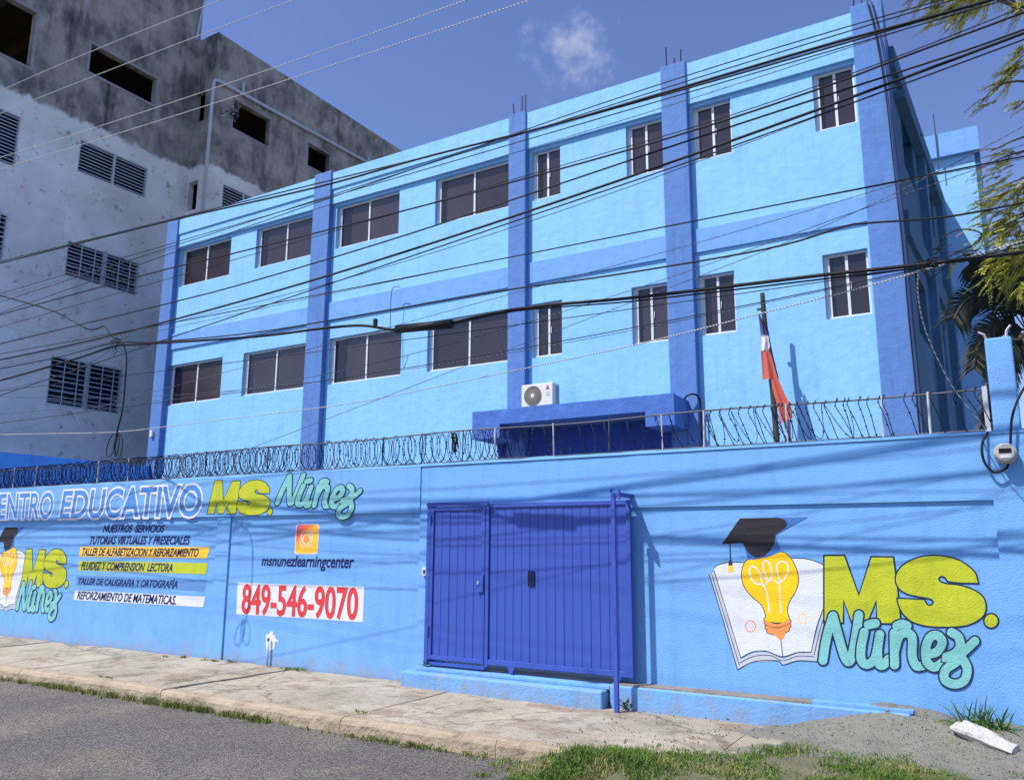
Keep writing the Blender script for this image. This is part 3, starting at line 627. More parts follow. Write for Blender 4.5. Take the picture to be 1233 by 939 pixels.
NUNEZ = [[[(493, 595), (500, 545), (512, 490), (530, 432)], [(530, 432), (548, 500), (572, 580), (590, 600), (604, 560), (616, 490), (625, 428)]],
         [[(645, 492), (634, 545), (634, 592), (655, 610), (685, 585), (702, 500)], [(702, 500), (694, 560), (700, 608), (716, 612), (735, 590)], [(660, 464), (686, 459)]],
         [[(755, 495), (756, 560), (757, 612)], [(757, 560), (775, 505), (805, 495), (822, 515), (822, 580), (838, 616), (868, 612)], [(765, 468), (785, 462), (803, 468)]],
         [[(882, 572), (915, 562), (932, 528), (915, 504), (888, 510), (872, 550), (876, 600), (905, 620), (940, 598)]],
         [[(966, 492), (992, 510), (998, 545), (975, 572), (940, 585), (985, 580), (1020, 555), (1052, 524)], [(1000, 578), (1024, 625), (1012, 670), (975, 682), (942, 665), (945, 630), (985, 600), (1003, 580)]]]
def draw_name(fn_ms, fn_nu, Y, nm):
    o, l, t = Ink(), Ink(), Ink()
    o.shape(MPOLY, Y-.0006, fn_ms, 6); l.shape(MPOLY, Y-.0010, fn_ms)
    o.shape(SPOLY, Y-.0014, fn_ms, 5.5); l.shape(SPOLY, Y-.0018, fn_ms); o.ell(1112, 450, 30, 30, Y-.0014, fn_ms); l.ell(1112, 450, 24, 24, Y-.0018, fn_ms)
    for k, letter in enumerate(NUNEZ):
        yo = Y-.0026-k*.0012
        for j, st in enumerate(letter):
            o.ribbon(st, 45, yo-j*.00008, fn_nu); t.ribbon(st, 33, yo-.0006-j*.00008, fn_nu)
    o.build('name_outline', 'outl', bw); l.build('name_initials', 'lime', bw); t.build('name_script', 'teal', bw)
def dr(x, y): return aY(830+x/3.06, 600+y/3.06, PAN)
def dl(x, y): X, Z = dr(x, y); return (1.034*X-14.86, 1.09*Z-.172)
def dt_ms(x, y): return aY(*c4(64+(x-499)*.412+(470-y)*.128, 130+(y-212)*.543-(x-499)*.006), BAND)
def dt_nu(x, y): return aY(*c4(350+(x-493)*.575+(595-y)*.17, 100+(y-415)*.655), BAND)
draw_name(dr, dr, PAN-.004, 'r'); draw_name(dl, dl, PAN-.004, 'l'); draw_name(dt_ms, dt_nu, BAND-.002, 't')
def draw_book(fn, Y):
    wht, blk, gry, yel, orn, cap, cbl, amb = (Ink() for _ in range(8))
    gry.shape([(74, 280), (92, 268), (192, 590), (240, 566), (290, 566), (345, 590), (400, 568), (448, 568), (498, 392), (498, 440), (470, 600), (400, 597), (346, 612), (325, 598), (240, 602), (178, 630)], Y-.0006, fn)
    pg = [(90, 255), (110, 243), (150, 235), (200, 238), (300, 230), (380, 219), (430, 222), (470, 233), (498, 247), (498, 395), (470, 470), (449, 566), (400, 566), (342, 582), (285, 562), (235, 564), (190, 586)]
    wht.shape(pg, Y-.0010, fn)
    for a, b in (([(74, 280), (125, 450), (178, 630)], 3), ([(82, 276), (135, 450), (184, 612)], 2.5), ([(92, 268), (142, 430), (190, 586)], 2.5), ([(190, 586), (235, 564), (285, 562), (342, 582), (400, 566), (449, 566)], 3), ([(178, 630), (240, 600), (325, 597), (346, 612), (400, 597), (470, 600)], 3),
                 ([(186, 605), (240, 580), (300, 578), (345, 597), (400, 580), (460, 582)], 2.5), ([(449, 566), (470, 470), (498, 395)], 2.5), ([(460, 575), (480, 490), (498, 430)], 2.5), ([(90, 255), (110, 243), (150, 235), (200, 236)], 3), ([(380, 219), (430, 222), (470, 233), (498, 247)], 3), ([(338, 516), (341, 550), (345, 580)], 3)):
        blk.ribbon(a, b, Y-.0014, fn)
    bulb = [(245, 224), (300, 212), (338, 197), (368, 214), (390, 250), (401, 295), (394, 335), (370, 376), (360, 410), (362, 452), (282, 452), (282, 430), (268, 392), (232, 360), (204, 325), (194, 285), (199, 250), (215, 227)]
    blk.shape(bulb, Y-.0018, fn, 3, 4); yel.shape(bulb, Y-.0022, fn, 0, 4)
    for st in ([(296, 418), (286, 350), (272, 318), (245, 312), (226, 288), (222, 262), (235, 250), (258, 270), (272, 318), (290, 300), (274, 262), (272, 238), (284, 228), (300, 250), (304, 290), (292, 304), (278, 290)], [(338, 420), (334, 350), (334, 310), (350, 296), (364, 270), (360, 240), (338, 232), (322, 252), (334, 310), (312, 300)]): wht.ribbon(st, 5, Y-.0026, fn)
    for st in ([(284, 458), (325, 468), (368, 452)], [(286, 474), (327, 484), (368, 468)], [(292, 488), (327, 496), (362, 482)]): blk.ribbon(st, 18, Y-.0020, fn); orn.ribbon(st, 13, Y-.0030, fn)
    orn.shape([(305, 494), (356, 490), (348, 515), (332, 519)], Y-.0027, fn)
    for cx, cy, rr_, ink, wd in ((226, 470, 18, orn, 4), (418, 442, 15, amb, 3)): ink.ribbon([(cx+rr_*math.cos(a), cy+rr_*1.12*math.sin(a)) for a in [k*math.pi/6 for k in range(13)]], wd, Y-.0014, fn)
    cbl.shape([(200, 168), (318, 140), (338, 196), (300, 212), (218, 226)], Y-.0026, fn); cbl.shape([(330, 72), (437, 68), (355, 113), (318, 135)], Y-.0026, fn)
    cap.shape([(120, 168), (187, 73), (330, 71), (352, 77), (362, 92), (354, 110), (318, 132), (314, 165), (300, 190), (275, 213), (245, 217), (218, 200), (197, 164)], Y-.0032, fn)
    cap.ribbon([(150, 166), (151, 200), (152, 232)], 4, Y-.0026, fn); cap.shape([(145, 230), (159, 230), (159, 246), (145, 246)], Y-.0030, fn); amb.shape([(144, 247), (161, 247), (165, 268), (143, 272)], Y-.0030, fn)
    for ink, nm, mm in ((wht, 'book_pages', 'white'), (blk, 'mural_linework', 'outl'), (gry, 'page_edges', 'pagegrey'), (yel, 'bulb', 'yellow'), (orn, 'bulb_base', 'orange'), (cap, 'graduation_cap', 'capblack'), (cbl, 'cap_underside', 'capblue'), (amb, 'tassel', 'amber')): ink.build(nm, mm, bw)
draw_book(dr, PAN-.002)
def dl2(x, y): X, Z = dl(x, y); return (X, Z)
draw_book(dl2, PAN-.002)
# painted camera badge
def badge():
    Mt = bpy.data.materials.new('badge_paint'); Mt.use_nodes = True; t = Mt.node_tree; b = t.nodes['Principled BSDF']; b.inputs['Roughness'].default_value = .8
    tcn = N(t, 'ShaderNodeTexCoord'); mp = N(t, 'ShaderNodeMapping'); mp.inputs['Rotation'].default_value = (0, math.radians(38), 0); t.links.new(tcn.outputs['Generated'], mp.inputs[0])
    s = N(t, 'ShaderNodeSeparateXYZ'); t.links.new(mp.outputs[0], s.inputs[0]); nz_ = N(t, 'ShaderNodeTexNoise'); nz_.inputs['Scale'].default_value = 3; t.links.new(tcn.outputs['Generated'], nz_.inputs['Vector'])
    r = N(t, 'ShaderNodeValToRGB'); cr = r.color_ramp; cr.elements[0].position = 0; cr.elements[0].color = lin((245, 190, 50)); cr.elements[1].position = .95; cr.elements[1].color = lin((90, 100, 190))
    for p_, c_ in ((.25, (245, 170, 50)), (.4, (235, 110, 60)), (.6, (225, 95, 90)), (.78, (160, 90, 150))): e = cr.elements.new(p_); e.color = lin(c_)
    t.links.new(mth('MULTIPLY_ADD', nz_.outputs['Fac'], .25, mth('ADD', s.outputs['Z'], -.1, t=t), t=t), r.inputs[0]); t.links.new(r.outputs[0], b.inputs['Base Color']); return Mt
def rrect(cx, cy, wx, wy, r_, n=5):
    P = []
    for sx_, sy_, a0 in ((1, 1, 0), (-1, 1, 90), (-1, -1, 180), (1, -1, 270)):
        for k in range(n+1): a = math.radians(a0+90*k/n); P.append((cx+sx_*(wx/2-r_)+r_*math.cos(a), cy+sy_*(wy/2-r_)+r_*math.sin(a)))
    return P
fb = lambda x, y: aY(*c4(x-(y-365)*.07, y), PAN)
k1, k2, k3 = Ink(), Ink(), Ink()
k1.shape(rrect(469, 365, 94, 122, 10), PAN-.003, fb); k2.shape(rrect(469, 365, 88, 115, 9), PAN-.0045, fb)
sq = rrect(468, 364, 44, 60, 10); k3.ribbon(sq+sq[:2], 3.2, PAN-.006, fb); k3.ribbon([(468+15*math.cos(a), 366+19*math.sin(a)) for a in [k*math.pi/8 for k in range(17)]], 3, PAN-.0062, fb); k3.ell(481, 344, 2.2, 3, PAN-.0062, fb)
k1.build('badge_border', 'white', bw); k2.build('camera_badge', badge(), bw); k3.build('camera_glyph', 'white', bw)
ko = Ink(); ko.ell(468, 366, 11, 15, PAN-.0064, fb); ko.build('badge_lens', 'orange', bw)
# socket patch with pipe stub, doorbell
X, Z = aY(326, 771, PAN)
pt = thing('conduit_stub', 'white capped pipe stub rising from the sidewalk by a white patch on the wall', 'pipe', (X, 8.97, 0))
MB().tube([(X, PAN-.05, -.02), (X, PAN-.05, .36)], .016, 8).build('pipe', 'pipe', pt, True)
MB().poly([(X+px_*.8, PAN-.004, .21+(pz_-.25)*.66) for px_, pz_ in ((-.13, .60), (-.12, .40), (-.10, .27), (-.02, .25), (.04, .28), (.10, .30), (.12, .38), (.11, .46), (.17, .47), (.21, .44), (.20, .50), (.13, .53), (.11, .60), (.05, .62), (.06, .67), (-.02, .69), (-.05, .63))]).build('white_patch', 'white', pt); MB().tube([(X, PAN-.05, .36), (X, PAN-.05, .40)], .02, 8).build('cap', 'cement', pt)
bx_, bz_ = aY(511.5, 688, WY-.02)
db = thing('doorbell', 'small white doorbell box on the wall left of the gate', 'doorbell', (bx_, 8.98, bz_))
bevel(MB().box(bx_-.035, bx_+.035, WY-.035, WY+.001, bz_-.055, bz_+.055).build('housing', 'frame', db), .006); MB().box(bx_-.012, bx_+.016, WY-.041, WY-.036, bz_-.025, bz_+.025).build('button', 'dark', db)
# ================================================================ gate
gt = thing('metal_gate', 'royal blue ribbed metal gate with a small door in its left part', 'gate', (-5.3, 8.9, .25))
GY = 8.90
def rib(w_, z0, z1):
    mb = MB(); # shallow folded board with raised middle and grooves at its edges
    prof = ((0, .006), (.0025, .004), (.005, 0), (w_-.005, 0), (w_-.0025, .004), (w_, .006)); 
    for z in (z0, z1): mb.v += [(a, d, z) for a, d in prof]
    for k in range(5): mb.f.append((k, k+1, k+7, k+6))
    me = bpy.data.meshes.new('plank'); me.from_pydata(mb.v, [], mb.f); me.materials.append(M['gate']); return me
door = MB(); zt, zb = 2.275, .33
for a in (-6.66, -5.845): door.box(a, a+.05, GY-.03, GY+.02, zb, zt)
door.box(-6.61, -5.845, GY-.028, GY+.02, zt-.05, zt); door.box(-6.61, -5.845, GY-.028, GY+.02, zb, zb+.05)
door.box(-6.61, -5.845, GY+.012, GY+.018, zb+.05, zt-.05); dr_ = door.build('door_leaf', 'gate', gt); bevel(dr_, .004)
W1 = (5.845-6.61)/-6; me = rib(W1-.001, zb+.05, zt-.05)
for i in range(6): inst('plank', me, (-6.61+i*W1+.0005, GY-.006+random.uniform(-.002, .002), 0), dr_)
sp = MB(); zt2 = 2.30
sp.box(-5.785, -5.735, GY-.03, GY+.02, .30, zt2); sp.box(-3.85, -3.80, GY-.031, GY+.02, .33, zt2)
sp.box(-5.735, -3.85, GY-.028, GY+.02, zt2-.05, zt2); sp.box(-5.735, -3.85, GY-.028, GY+.02, .33, .39)
sp.box(-5.735, -3.85, GY+.012, GY+.018, .39, zt2-.05); pn = sp.build('sliding_panel', 'gate', gt); bevel(pn, .004)
n = 16; W2 = (5.735-3.85)/n; me = rib(W2-.001, .39, zt2-.05)
for i in range(n): inst('plank', me, (-5.735+i*W2+.0005, GY-.006+random.uniform(-.0025, .0025), 0), pn)
MB().box(-6.72, -6.665, GY-.03, GY+.09, .26, 2.33).build('hinge_post', 'gate', gt)
MB().box(-6.72, -5.74, GY-.045, GY-.031, 2.28, 2.33).build('header_rail', 'gate', gt)
MB().box(-6.66, -5.79, GY-.02, GY+.03, .262, .30).build('footer_rail', 'gate', gt)
for z in (.62, 2.05): bevel(MB().tube([(-6.655, GY-.04, z), (-6.655, GY-.04, z+.12)], .014, 8).build('hinge', 'gate', gt), .002)
MB().box(-5.90, -5.80, GY-.055, GY-.031, 1.20, 1.40).build('lock_box', 'gate', gt); MB().box(-5.885, -5.862, GY-.062, GY-.056, 1.29, 1.33).build('keyhole', 'metal', gt)
MB().box(-5.165, -5.075, GY-.022, GY-.012, 1.29, 1.47).build('peephole', 'gatedark', gt)
for x in (-5.40, -4.0): MB().poly([(x-.05, GY-.025, .33), (x-.02, GY-.025, .25), (x+.02, GY-.025, .25), (x+.05, GY-.025, .33)]).box(x-.02, x+.02, GY-.02, GY+.02, .235, .30).build('roller', 'gate', gt)
gp = thing('gate_post', 'tall thin blue steel post standing in front of the right end of the gate', 'post', (-3.88, 8.6, 0))
MB().box(-3.905, -3.86, 8.58, 8.625, -.02, 2.37).build('shaft', 'gate', gp)
br = MB(); br.box(-3.86, -3.80, 8.59, 9.0, 2.33, 2.37); br.tube([(-3.84, 8.60, 2.33), (-3.80, 8.58, 2.29), (-3.81, 8.60, 2.40)], .018, 6); br.tube([(-3.91, 8.60, 2.36), (-3.91, 8.60, 2.42)], .02, 6)
br.build('bracket', 'gate', gp)
# ================================================================ razor wire fence
FY = 9.12; Zb = ZT+.05; Zt = 3.30
fe = thing('razor_wire_fence', 'low fence of coiled razor wire and thin posts on the street wall', 'fence', (-6, FY, ZT))
XL = -30; XR = -.13
tr = MB(); tr.tube([(x, FY+.01*math.sin(x*2.3), Zt-.045*(x < -12)+.012*math.sin(x*1.7)) for x in np.linspace(XL, XR, 120)], .010, 5); tr.build('top_rail', 'rail', fe)
tr = MB(); tr.tube([(x, FY-.02, Zb-.02) for x in np.linspace(XL, XR, 60)], .009, 5); tr.build('bottom_rail', 'rail', fe)
for pxp in (20, 47, 95.6, 121, 157, 190, 222, 250, 285, 325, 365, 404, 463, 510, 559, 597.7, 667.5, 735, 798, 849.6, 949, 1065, 1121):
    X, Z = aY(pxp, 560-(pxp/1190)*50, FY)
    big = pxp in (597.7, 849.6, 949, 1121, 121, 222)
    MB().tube([(X+random.uniform(-.02, .02), FY-.03, ZT-.03), (X, FY-.03, Zt+.01)], .013 if big else .009, 6).build('post', 'post' if big or random.random() < .5 else 'rail', fe)
bevel(MB().box(-.16, -.115, FY-.04, FY, ZT, Zt+.02).build('end_post', 'post', fe), .004)
def coil(x0, x1, pitch, ry, rz, lean=0, jit=.3, ph=0, r=.0047, barbs=True):
    mb = MB(); pts = []; nturn = int((x1-x0)/pitch); zc = (Zb+Zt)/2
    for i in range(nturn*16):
        t = i/16; a = 2*math.pi*t+ph; tj = 1+jit*.25*noise.noise(Vector((t*.9, ph, 0))); 
        z = zc+rz*math.sin(a)*tj; x = x0+pitch*(t+jit*noise.noise(Vector((t*.7, 3, ph))))+lean*math.sin(a)
        pts.append((x, FY+.06+ry*math.cos(a), z))
    mb.tube(pts, r, 3)
    if barbs:
        for i in range(0, len(pts)-1, 3):
            p = Vector(pts[i]); d = (Vector(pts[i+1])-p).normalized(); s_ = Vector((random.uniform(-1, 1), random.uniform(-1, 1), random.uniform(-1, 1))).cross(d).normalized()*.018
            mb.poly([p-s_, p+d*.014, p+s_, p-d*.014])
    return mb
coil(XL, -5.0, .125, .13, .215, jit=.8).build('razor_coil', 'razor', fe)
coil(XL, -5.3, .135, .13, .205, jit=.9, ph=2.4).build('razor_coil', 'razor', fe)
coil(XL, -9.5, .12, .12, .20, jit=.9, ph=4.1).build('razor_coil', 'razor', fe)
coil(-5.1, -2.9, .17, .12, .20, jit=.6, lean=-.05).build('razor_coil', 'razor', fe)
coil(-2.95, -1.25, .19, .12, .19, jit=.9, lean=-.06, ph=1, r=.0045).build('razor_coil', 'razor', fe)
x = -2.9
while x < -.2:
    h = random.uniform(.05, .14); pts = smoothpts([(x, FY, Zt+.02), (x-.015, FY-.05, Zt-.06), (x+h*.4, FY-.08, (Zt+Zb)/2), (x+h, FY-.04, Zb), (x+h+.02, FY, Zb-.03)], 4)
    if x > -1.1 and random.random() < .4: x += .12; continue
    rs = MB(); rs.tube([tuple(p) for p in pts], .0055, 3)
    for k in range(0, len(pts)-1, 2):
        p = Vector(pts[k]); s_ = Vector((random.uniform(-1, 1), random.uniform(-.5, .5), random.uniform(-1, 1))).normalized()*.018; rs.poly([p-s_, p+Vector((.004, 0, .01)), p+s_, p-Vector((.004, 0, .01))])
    rs.build('razor_strand', 'razor', fe); x += random.choice((.04, .08, .11))
kn = MB()
for k in range(14):
    c = Vector((-6.45+random.uniform(-.05, .05), FY-.06, 3.25+random.uniform(-.02, .04))); kn.tube([c, c+Vector((random.uniform(-.08, .08), random.uniform(-.05, .03), random.uniform(-.28, .02)))], .008, 4)
tag(kn.build('rag', 'dark'), 'dark tattered rag snagged on the razor wire left of the canopy', 'rag')
# ================================================================ school building
BY = 16.0
sb = thing('school_building', 'three storey light blue school block with periwinkle pillars and sliding windows', 'building', (-12, 16, 0))
top_r = [(-22.37, -19.96, 'n'), (-18.83, -16.40, 'n'), (-15.57, -13.31, 'n'), (-12.11, -9.80, 'n'), (-9.22, -8.44, 'n'), (-6.75, -5.86, 'n'), (-5.20, -4.35, 'n'), (-2.68, -1.90, 'n')]
low_r = [(-22.46, -19.96, 'n'), (-19.04, -16.45, 'n'), (-15.60, -13.09, 'n'), (-12.25, -9.82, 'n'), (-9.20, -8.42, 'n'), (-6.70, -5.88, 'n'), (-5.21, -4.44, 'n'), (-2.72, -1.91, 'n')]
ops = [(a, b, 9.92, 11.17) for a, b, _ in top_r]+[(a, b, 6.05, 7.34) for a, b, _ in low_r]
fw = MB(); gridwall(fw, lambda u, v, d: (u, BY+d, v), -22.96, -1.30, 0, 12.18, ops, .22)
fw.build('front_wall', 'light', sb)
for a, b in ((-22.44, -16.35), (-15.70, -9.78), (-9.30, -5.83), (-5.25, -1.85)):
    MB().box(a, b, BY-.075, BY, 11.25, 11.70).build('lintel_beam', 'light', sb)
    MB().box(a, b, BY-.115, BY, 11.70, 12.20).build('parapet', 'light', sb)
    MB().box(a, b, BY-.05, BY, 7.85, 8.36).build('floor_band', 'band', sb)
for a, b, zt_ in ((-22.98, -22.44, 12.26), (-16.35, -15.70, 12.26), (-9.78, -9.30, 12.24), (-5.83, -5.25, 12.26), (-1.85, -1.28, 12.30)):
    bevel(MB().box(a, b, BY-.17, BY+.3, 0, zt_).build('pillar', 'pillar', sb), .018, 2)
for cx, n in ((-9.55, 3), (-5.56, 3), (-1.65, 3)):
    for k in range(n): x = cx-.16+k*.16; MB().tube([(x, BY-.02+.1*(k % 2), 12.2), (x+random.uniform(-.03, .03), BY-.02+.1*(k % 2), 12.2+random.uniform(.35, .62))], .014, 5).build('rebar', 'rebar', sb)
def window(a, b, z0, z1, k):
    Y = BY+.10; fr = MB(); t = .045
    fr.box(a, a+t*1.4, Y, Y+.07, z0, z1); fr.box(b-t, b, Y, Y+.07, z0, z1); fr.box(a+t*1.4, b-t, Y, Y+.07, z1-t, z1); fr.box(a+t*1.4, b-t, Y-.03, Y+.07, z0, z0+.05)
    o = fr.build('window', 'frame', sb); mid = (a+b)/2+.01
    MB().box(mid-.025, mid+.025, Y-.005, Y+.06, z0+.05, z1-t).build('mullion', 'frame', o)
    MB().box(a+t*1.4, a+t*1.4+.04, Y+.02, Y+.065, z0+.05, z1-t).build('sash_stile', 'frame', o)
    dk = 'glass'
    MB().box(a+t*1.4+.04, mid-.025, Y+.045, Y+.053, z0+.05, z1-t).build('pane', dk, o)
    MB().box(mid+.025, b-t, Y+.025, Y+.033, z0+.05, z1-t).build('pane', dk, o)
    # dark inner strip visible behind the left pane (gap of the drawn curtain)
    MB().box(a+t*1.4+.04, a+t*1.4+.04+(b-a)*(.04, .10, .15, .07, .16, .05)[k % 6], Y+.040, Y+.0445, z0+.05, z1-t).build('dark_edge_pane', 'glass2', o)
    if b-a < 1: MB().box(mid+.05, mid+.062, Y-.012, Y+.0, (z0+z1)/2-.08, (z0+z1)/2+.06).build('latch', 'frame', o)
for i, (a, b, z0, z1) in enumerate(ops): window(a, b, z0, z1, i)
# roof slab and side wall (slightly splayed), with annex behind
MB().box(-22.96, -1.32, BY+.02, 25, 11.9, 12.0).build('roof_slab', 'cement', sb)
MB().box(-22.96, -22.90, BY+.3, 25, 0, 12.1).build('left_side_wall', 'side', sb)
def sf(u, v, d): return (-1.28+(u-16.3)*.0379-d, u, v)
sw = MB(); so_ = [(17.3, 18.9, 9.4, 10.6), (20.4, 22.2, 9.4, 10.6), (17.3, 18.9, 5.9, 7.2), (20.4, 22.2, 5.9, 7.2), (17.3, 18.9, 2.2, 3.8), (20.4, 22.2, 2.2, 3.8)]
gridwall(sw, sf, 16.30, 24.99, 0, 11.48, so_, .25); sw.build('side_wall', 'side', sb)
for a, b, c, d in so_:
    mb = MB(); mb.poly([sf(a, c, .18), sf(b, c, .18), sf(b, d, .18), sf(a, d, .18)]); o = mb.build('side_window', 'glass2', sb)
    mb = MB(); mu = (a+b)/2; mb.poly([sf(mu-.03, c, .15), sf(mu+.03, c, .15), sf(mu+.03, d, .15), sf(mu-.03, d, .15)]); mb.build('mullion', 'side', o)
def sbox(u0, u1, v0, v1, d0, d1, nm, m_):
    mb = MB(); mb.v = [sf(u, v, -d) for v in (v0, v1) for u in (u0, u1) for d in (d0, d1)]; mb.f = [(0, 1, 3, 2), (4, 6, 7, 5), (0, 4, 5, 1), (2, 3, 7, 6), (1, 5, 7, 3), (0, 2, 6, 4)]; return mb.build(nm, m_, sb)
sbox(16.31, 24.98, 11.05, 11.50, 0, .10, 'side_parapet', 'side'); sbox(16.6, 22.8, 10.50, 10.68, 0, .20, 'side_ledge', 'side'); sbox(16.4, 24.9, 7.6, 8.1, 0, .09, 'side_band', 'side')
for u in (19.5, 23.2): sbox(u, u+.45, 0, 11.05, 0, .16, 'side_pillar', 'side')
# canopy over the entrance
cy0, cy1 = 15.0, BY
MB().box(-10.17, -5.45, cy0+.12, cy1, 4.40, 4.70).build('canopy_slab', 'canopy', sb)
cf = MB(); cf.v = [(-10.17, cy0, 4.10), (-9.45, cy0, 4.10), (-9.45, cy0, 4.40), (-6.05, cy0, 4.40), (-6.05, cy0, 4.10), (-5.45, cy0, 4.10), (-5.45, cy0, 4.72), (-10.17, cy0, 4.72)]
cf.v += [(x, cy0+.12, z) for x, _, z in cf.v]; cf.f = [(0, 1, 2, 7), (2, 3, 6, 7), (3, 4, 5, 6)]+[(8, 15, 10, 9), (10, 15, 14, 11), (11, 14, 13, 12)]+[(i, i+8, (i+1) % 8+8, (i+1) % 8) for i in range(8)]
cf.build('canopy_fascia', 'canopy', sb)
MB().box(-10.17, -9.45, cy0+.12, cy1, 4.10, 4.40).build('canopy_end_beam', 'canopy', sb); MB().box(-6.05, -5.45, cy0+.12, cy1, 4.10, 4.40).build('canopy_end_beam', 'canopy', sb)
MB().box(-10.10, -5.85, BY-.03, BY-.001, 0.1, 4.38).build('entrance_shade_sheet', 'navyshade', sb)  # thin navy sheet that paints the canopy's shade onto the facade
# air conditioner on the canopy
ac = thing('air_conditioner', 'white outdoor air conditioner unit sitting on the blue entrance canopy', 'air conditioner', (-8.6, 15.2, 4.72))
a0, a1, ay0, ay1, az0, az1 = -8.98, -8.20, 15.14, 15.46, 4.745, 5.24
bevel(MB().box(a0, a1, ay0, ay1, az0, az1).build('casing', 'acw', ac), .02, 3)
fcx, fcz = a0+.29, (az0+az1)/2-.01
mb = MB(); mb.poly([(fcx+.215*math.cos(t), ay0-.004, fcz+.215*math.sin(t)) for t in [k*math.pi/14 for k in range(28)]][::-1]).build('fan_opening', 'fandark', ac)
mb = MB()
for r_ in (.05, .09, .13, .17, .21): mb.tube([(fcx+r_*math.cos(t), ay0-.012, fcz+r_*math.sin(t)) for t in np.linspace(0, 2*math.pi, 25)], .005, 4, False)
for k in range(28): t = k*math.pi/14; mb.tube([(fcx+.05*math.cos(t), ay0-.016, fcz+.05*math.sin(t)), (fcx+.21*math.cos(t+.2), ay0-.014, fcz+.21*math.sin(t+.2))], .005, 4, False)
mb.build('fan_grille', 'fan', ac)
MB().poly([(fcx+.045*math.cos(t), ay0-.022, fcz+.045*math.sin(t)) for t in [k*math.pi/8 for k in range(16)]][::-1]).build('fan_hub', 'acw', ac)
MB().box(a1-.15, a1-.10, ay0-.006, ay0-.0035, az1-.12, az1-.07).build('red_logo', 'red', ac); MB().box(a1-.17, a1-.08, ay0-.006, ay0-.0035, az1-.145, az1-.13).build('nameplate', 'greywire', ac); MB().box(a1-.16, a1-.08, ay0-.006, ay0-.0035, az1-.28, az1-.20).build('sticker', 'pagegrey', ac)
MB().box(a1+.001, a1+.012, ay0+.16, ay0+.27, az0+.05, az1-.06).build('valve_cover', 'fan', ac)
for x in (a0+.08, a1-.08): MB().box(x-.03, x+.03, ay0+.02, ay1-.02, 4.70, az0).build('foot', 'fan', ac)
mb = MB(); mb.tube([tuple(p) for p in smoothpts([(-5.50, 15.7, 4.66), (-5.42, 15.66, 4.76), (-5.30, 15.72, 4.80), (-5.21, 15.80, 4.72), (-5.20, 15.84, 4.4), (-5.19, 15.86, 3.0)], 6)], .02, 6)
tag(mb.build('cable_conduit', 'black', None, True), 'black pipe curving from the canopy down beside the pillar', 'conduit')
# annex
an = thing('annex_building', 'taller light blue annex with flat overhanging roof edge behind the school', 'building', (-.5, 25, 0))
MB().box(-1.6, -.02, 25.0, 29, 0, 12.75).build('front_wall', 'light', an)
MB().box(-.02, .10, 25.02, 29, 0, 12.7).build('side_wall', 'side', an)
MB().box(-1.62, .12, 24.82, 29.1, 12.75, 13.45).build('roof_edge', 'band', an)
MB().tube([(-.92, 24.77, 12.3), (-.92, 24.77, 14.1)], .016, 5).build('drain_pipe', 'greywire', an)
# ================================================================ grey building
gb = thing('concrete_building', 'unfinished grey and whitewashed concrete block with louvred and empty windows', 'building', (-30, 14, 0))
def rX(q, X):
    p = [aX(*c, X) for c in q]; return ((p[0][0]+p[3][0])/2, (p[1][0]+p[2][0])/2, (p[2][1]+p[3][1])/2, (p[0][1]+p[1][1])/2)
KG = 1.125
def su(u): return u*KG
def sz(z): return (z-1.75)*KG+1.75
def so4(o): return (su(o[0]), su(o[1]), sz(o[2]), sz(o[3]))
G1, G2, GR, GY0, GTOP, GT2 = -27.0, su(-23), su(17.2), 10.6, sz(24), sz(20)
opn = {'void': [so4(o) for o in ((13.24, 15.62, 16.62, 17.6), (9.75, 11.49, 15.8, 17.62))], 'louv': [so4(o) for o in ((13.24, 15.62, 13.2, 14.28), (9.75, 11.43, 12.55, 14.15), (13.21, 15.63, 9.8, 10.92), (9.75, 11.42, 9.7, 11.07), (13.10, 15.42, 5.83, 7.27), (9.75, 11.42, 5.83, 7.27))]}
f1 = lambda u, v, d: (G1-d, u, v)
mb = MB(); gridwall(mb, f1, GY0, GR, -.2, GTOP, opn['void']+opn['louv'], .25); mb.build('side_wall', 'grey', gb)
f2 = lambda u, v, d: (u, GR+d, v); ro = [(G1+.02, su(-23.44), sz(16.66), sz(17.86)), (su(-23.97), su(-23.46), sz(13.3), sz(14.39))]
mb = MB(); gridwall(mb, f2, G1, G2, -.2, GT2, ro, .25); mb.build('return_wall', 'grey', gb)
f3 = lambda u, v, d: (G2-d, u, v); o2 = [so4((18.1, 19.82, 16.68, 17.8)), so4((21.84, 23.05, 16.8, 17.76))]; o2l = [so4((17.9, 19.8, 13.45, 14.42)), so4((21.8, 23.6, 13.45, 14.42))]
mb = MB(); gridwall(mb, f3, GR, 44, -.2, GT2, o2+o2l, .25); mb.build('rear_side_wall', 'grey', gb)
MB().box(-38, G1-.02, GY0+.02, GR-.02, GTOP-.1, GTOP).build('roof', 'grey', gb); MB().box(-38, G2-.02, GR+.02, 44, GT2-.3, GT2-.2).build('rear_roof', 'grey', gb)
MB().box(-38, -37.8, GY0, 44, -.2, GT2-.31).build('far_wall', 'grey', gb); MB().box(-38, G1-.26, GR, GR+.2, GT2-.2, GTOP-.11).build('rear_parapet_wall', 'grey', gb)
fs = lambda u, v, d: (u, GY0+d, v)
mb = MB(); gridwall(mb, fs, -38, G1-.003, -.2, GTOP, [(a, a+2.6, sz(16.2), sz(17.9)) for a in (-36.5, -33, -30.2)], .22); mb.build('street_wall', 'grey', gb)  # street side is out of view; openings added to let sun into the top floor
for z in (11.9, 15.1, 18.5): MB().box(-37.7, G1-.27, GY0+.25, GR-.1, sz(z), sz(z)+.25).build('floor_slab', 'void', gb)
MB().box(-37.7, G2-.27, GR+.25, 43, sz(18.3), sz(18.5)).build('floor_slab', 'void', gb)
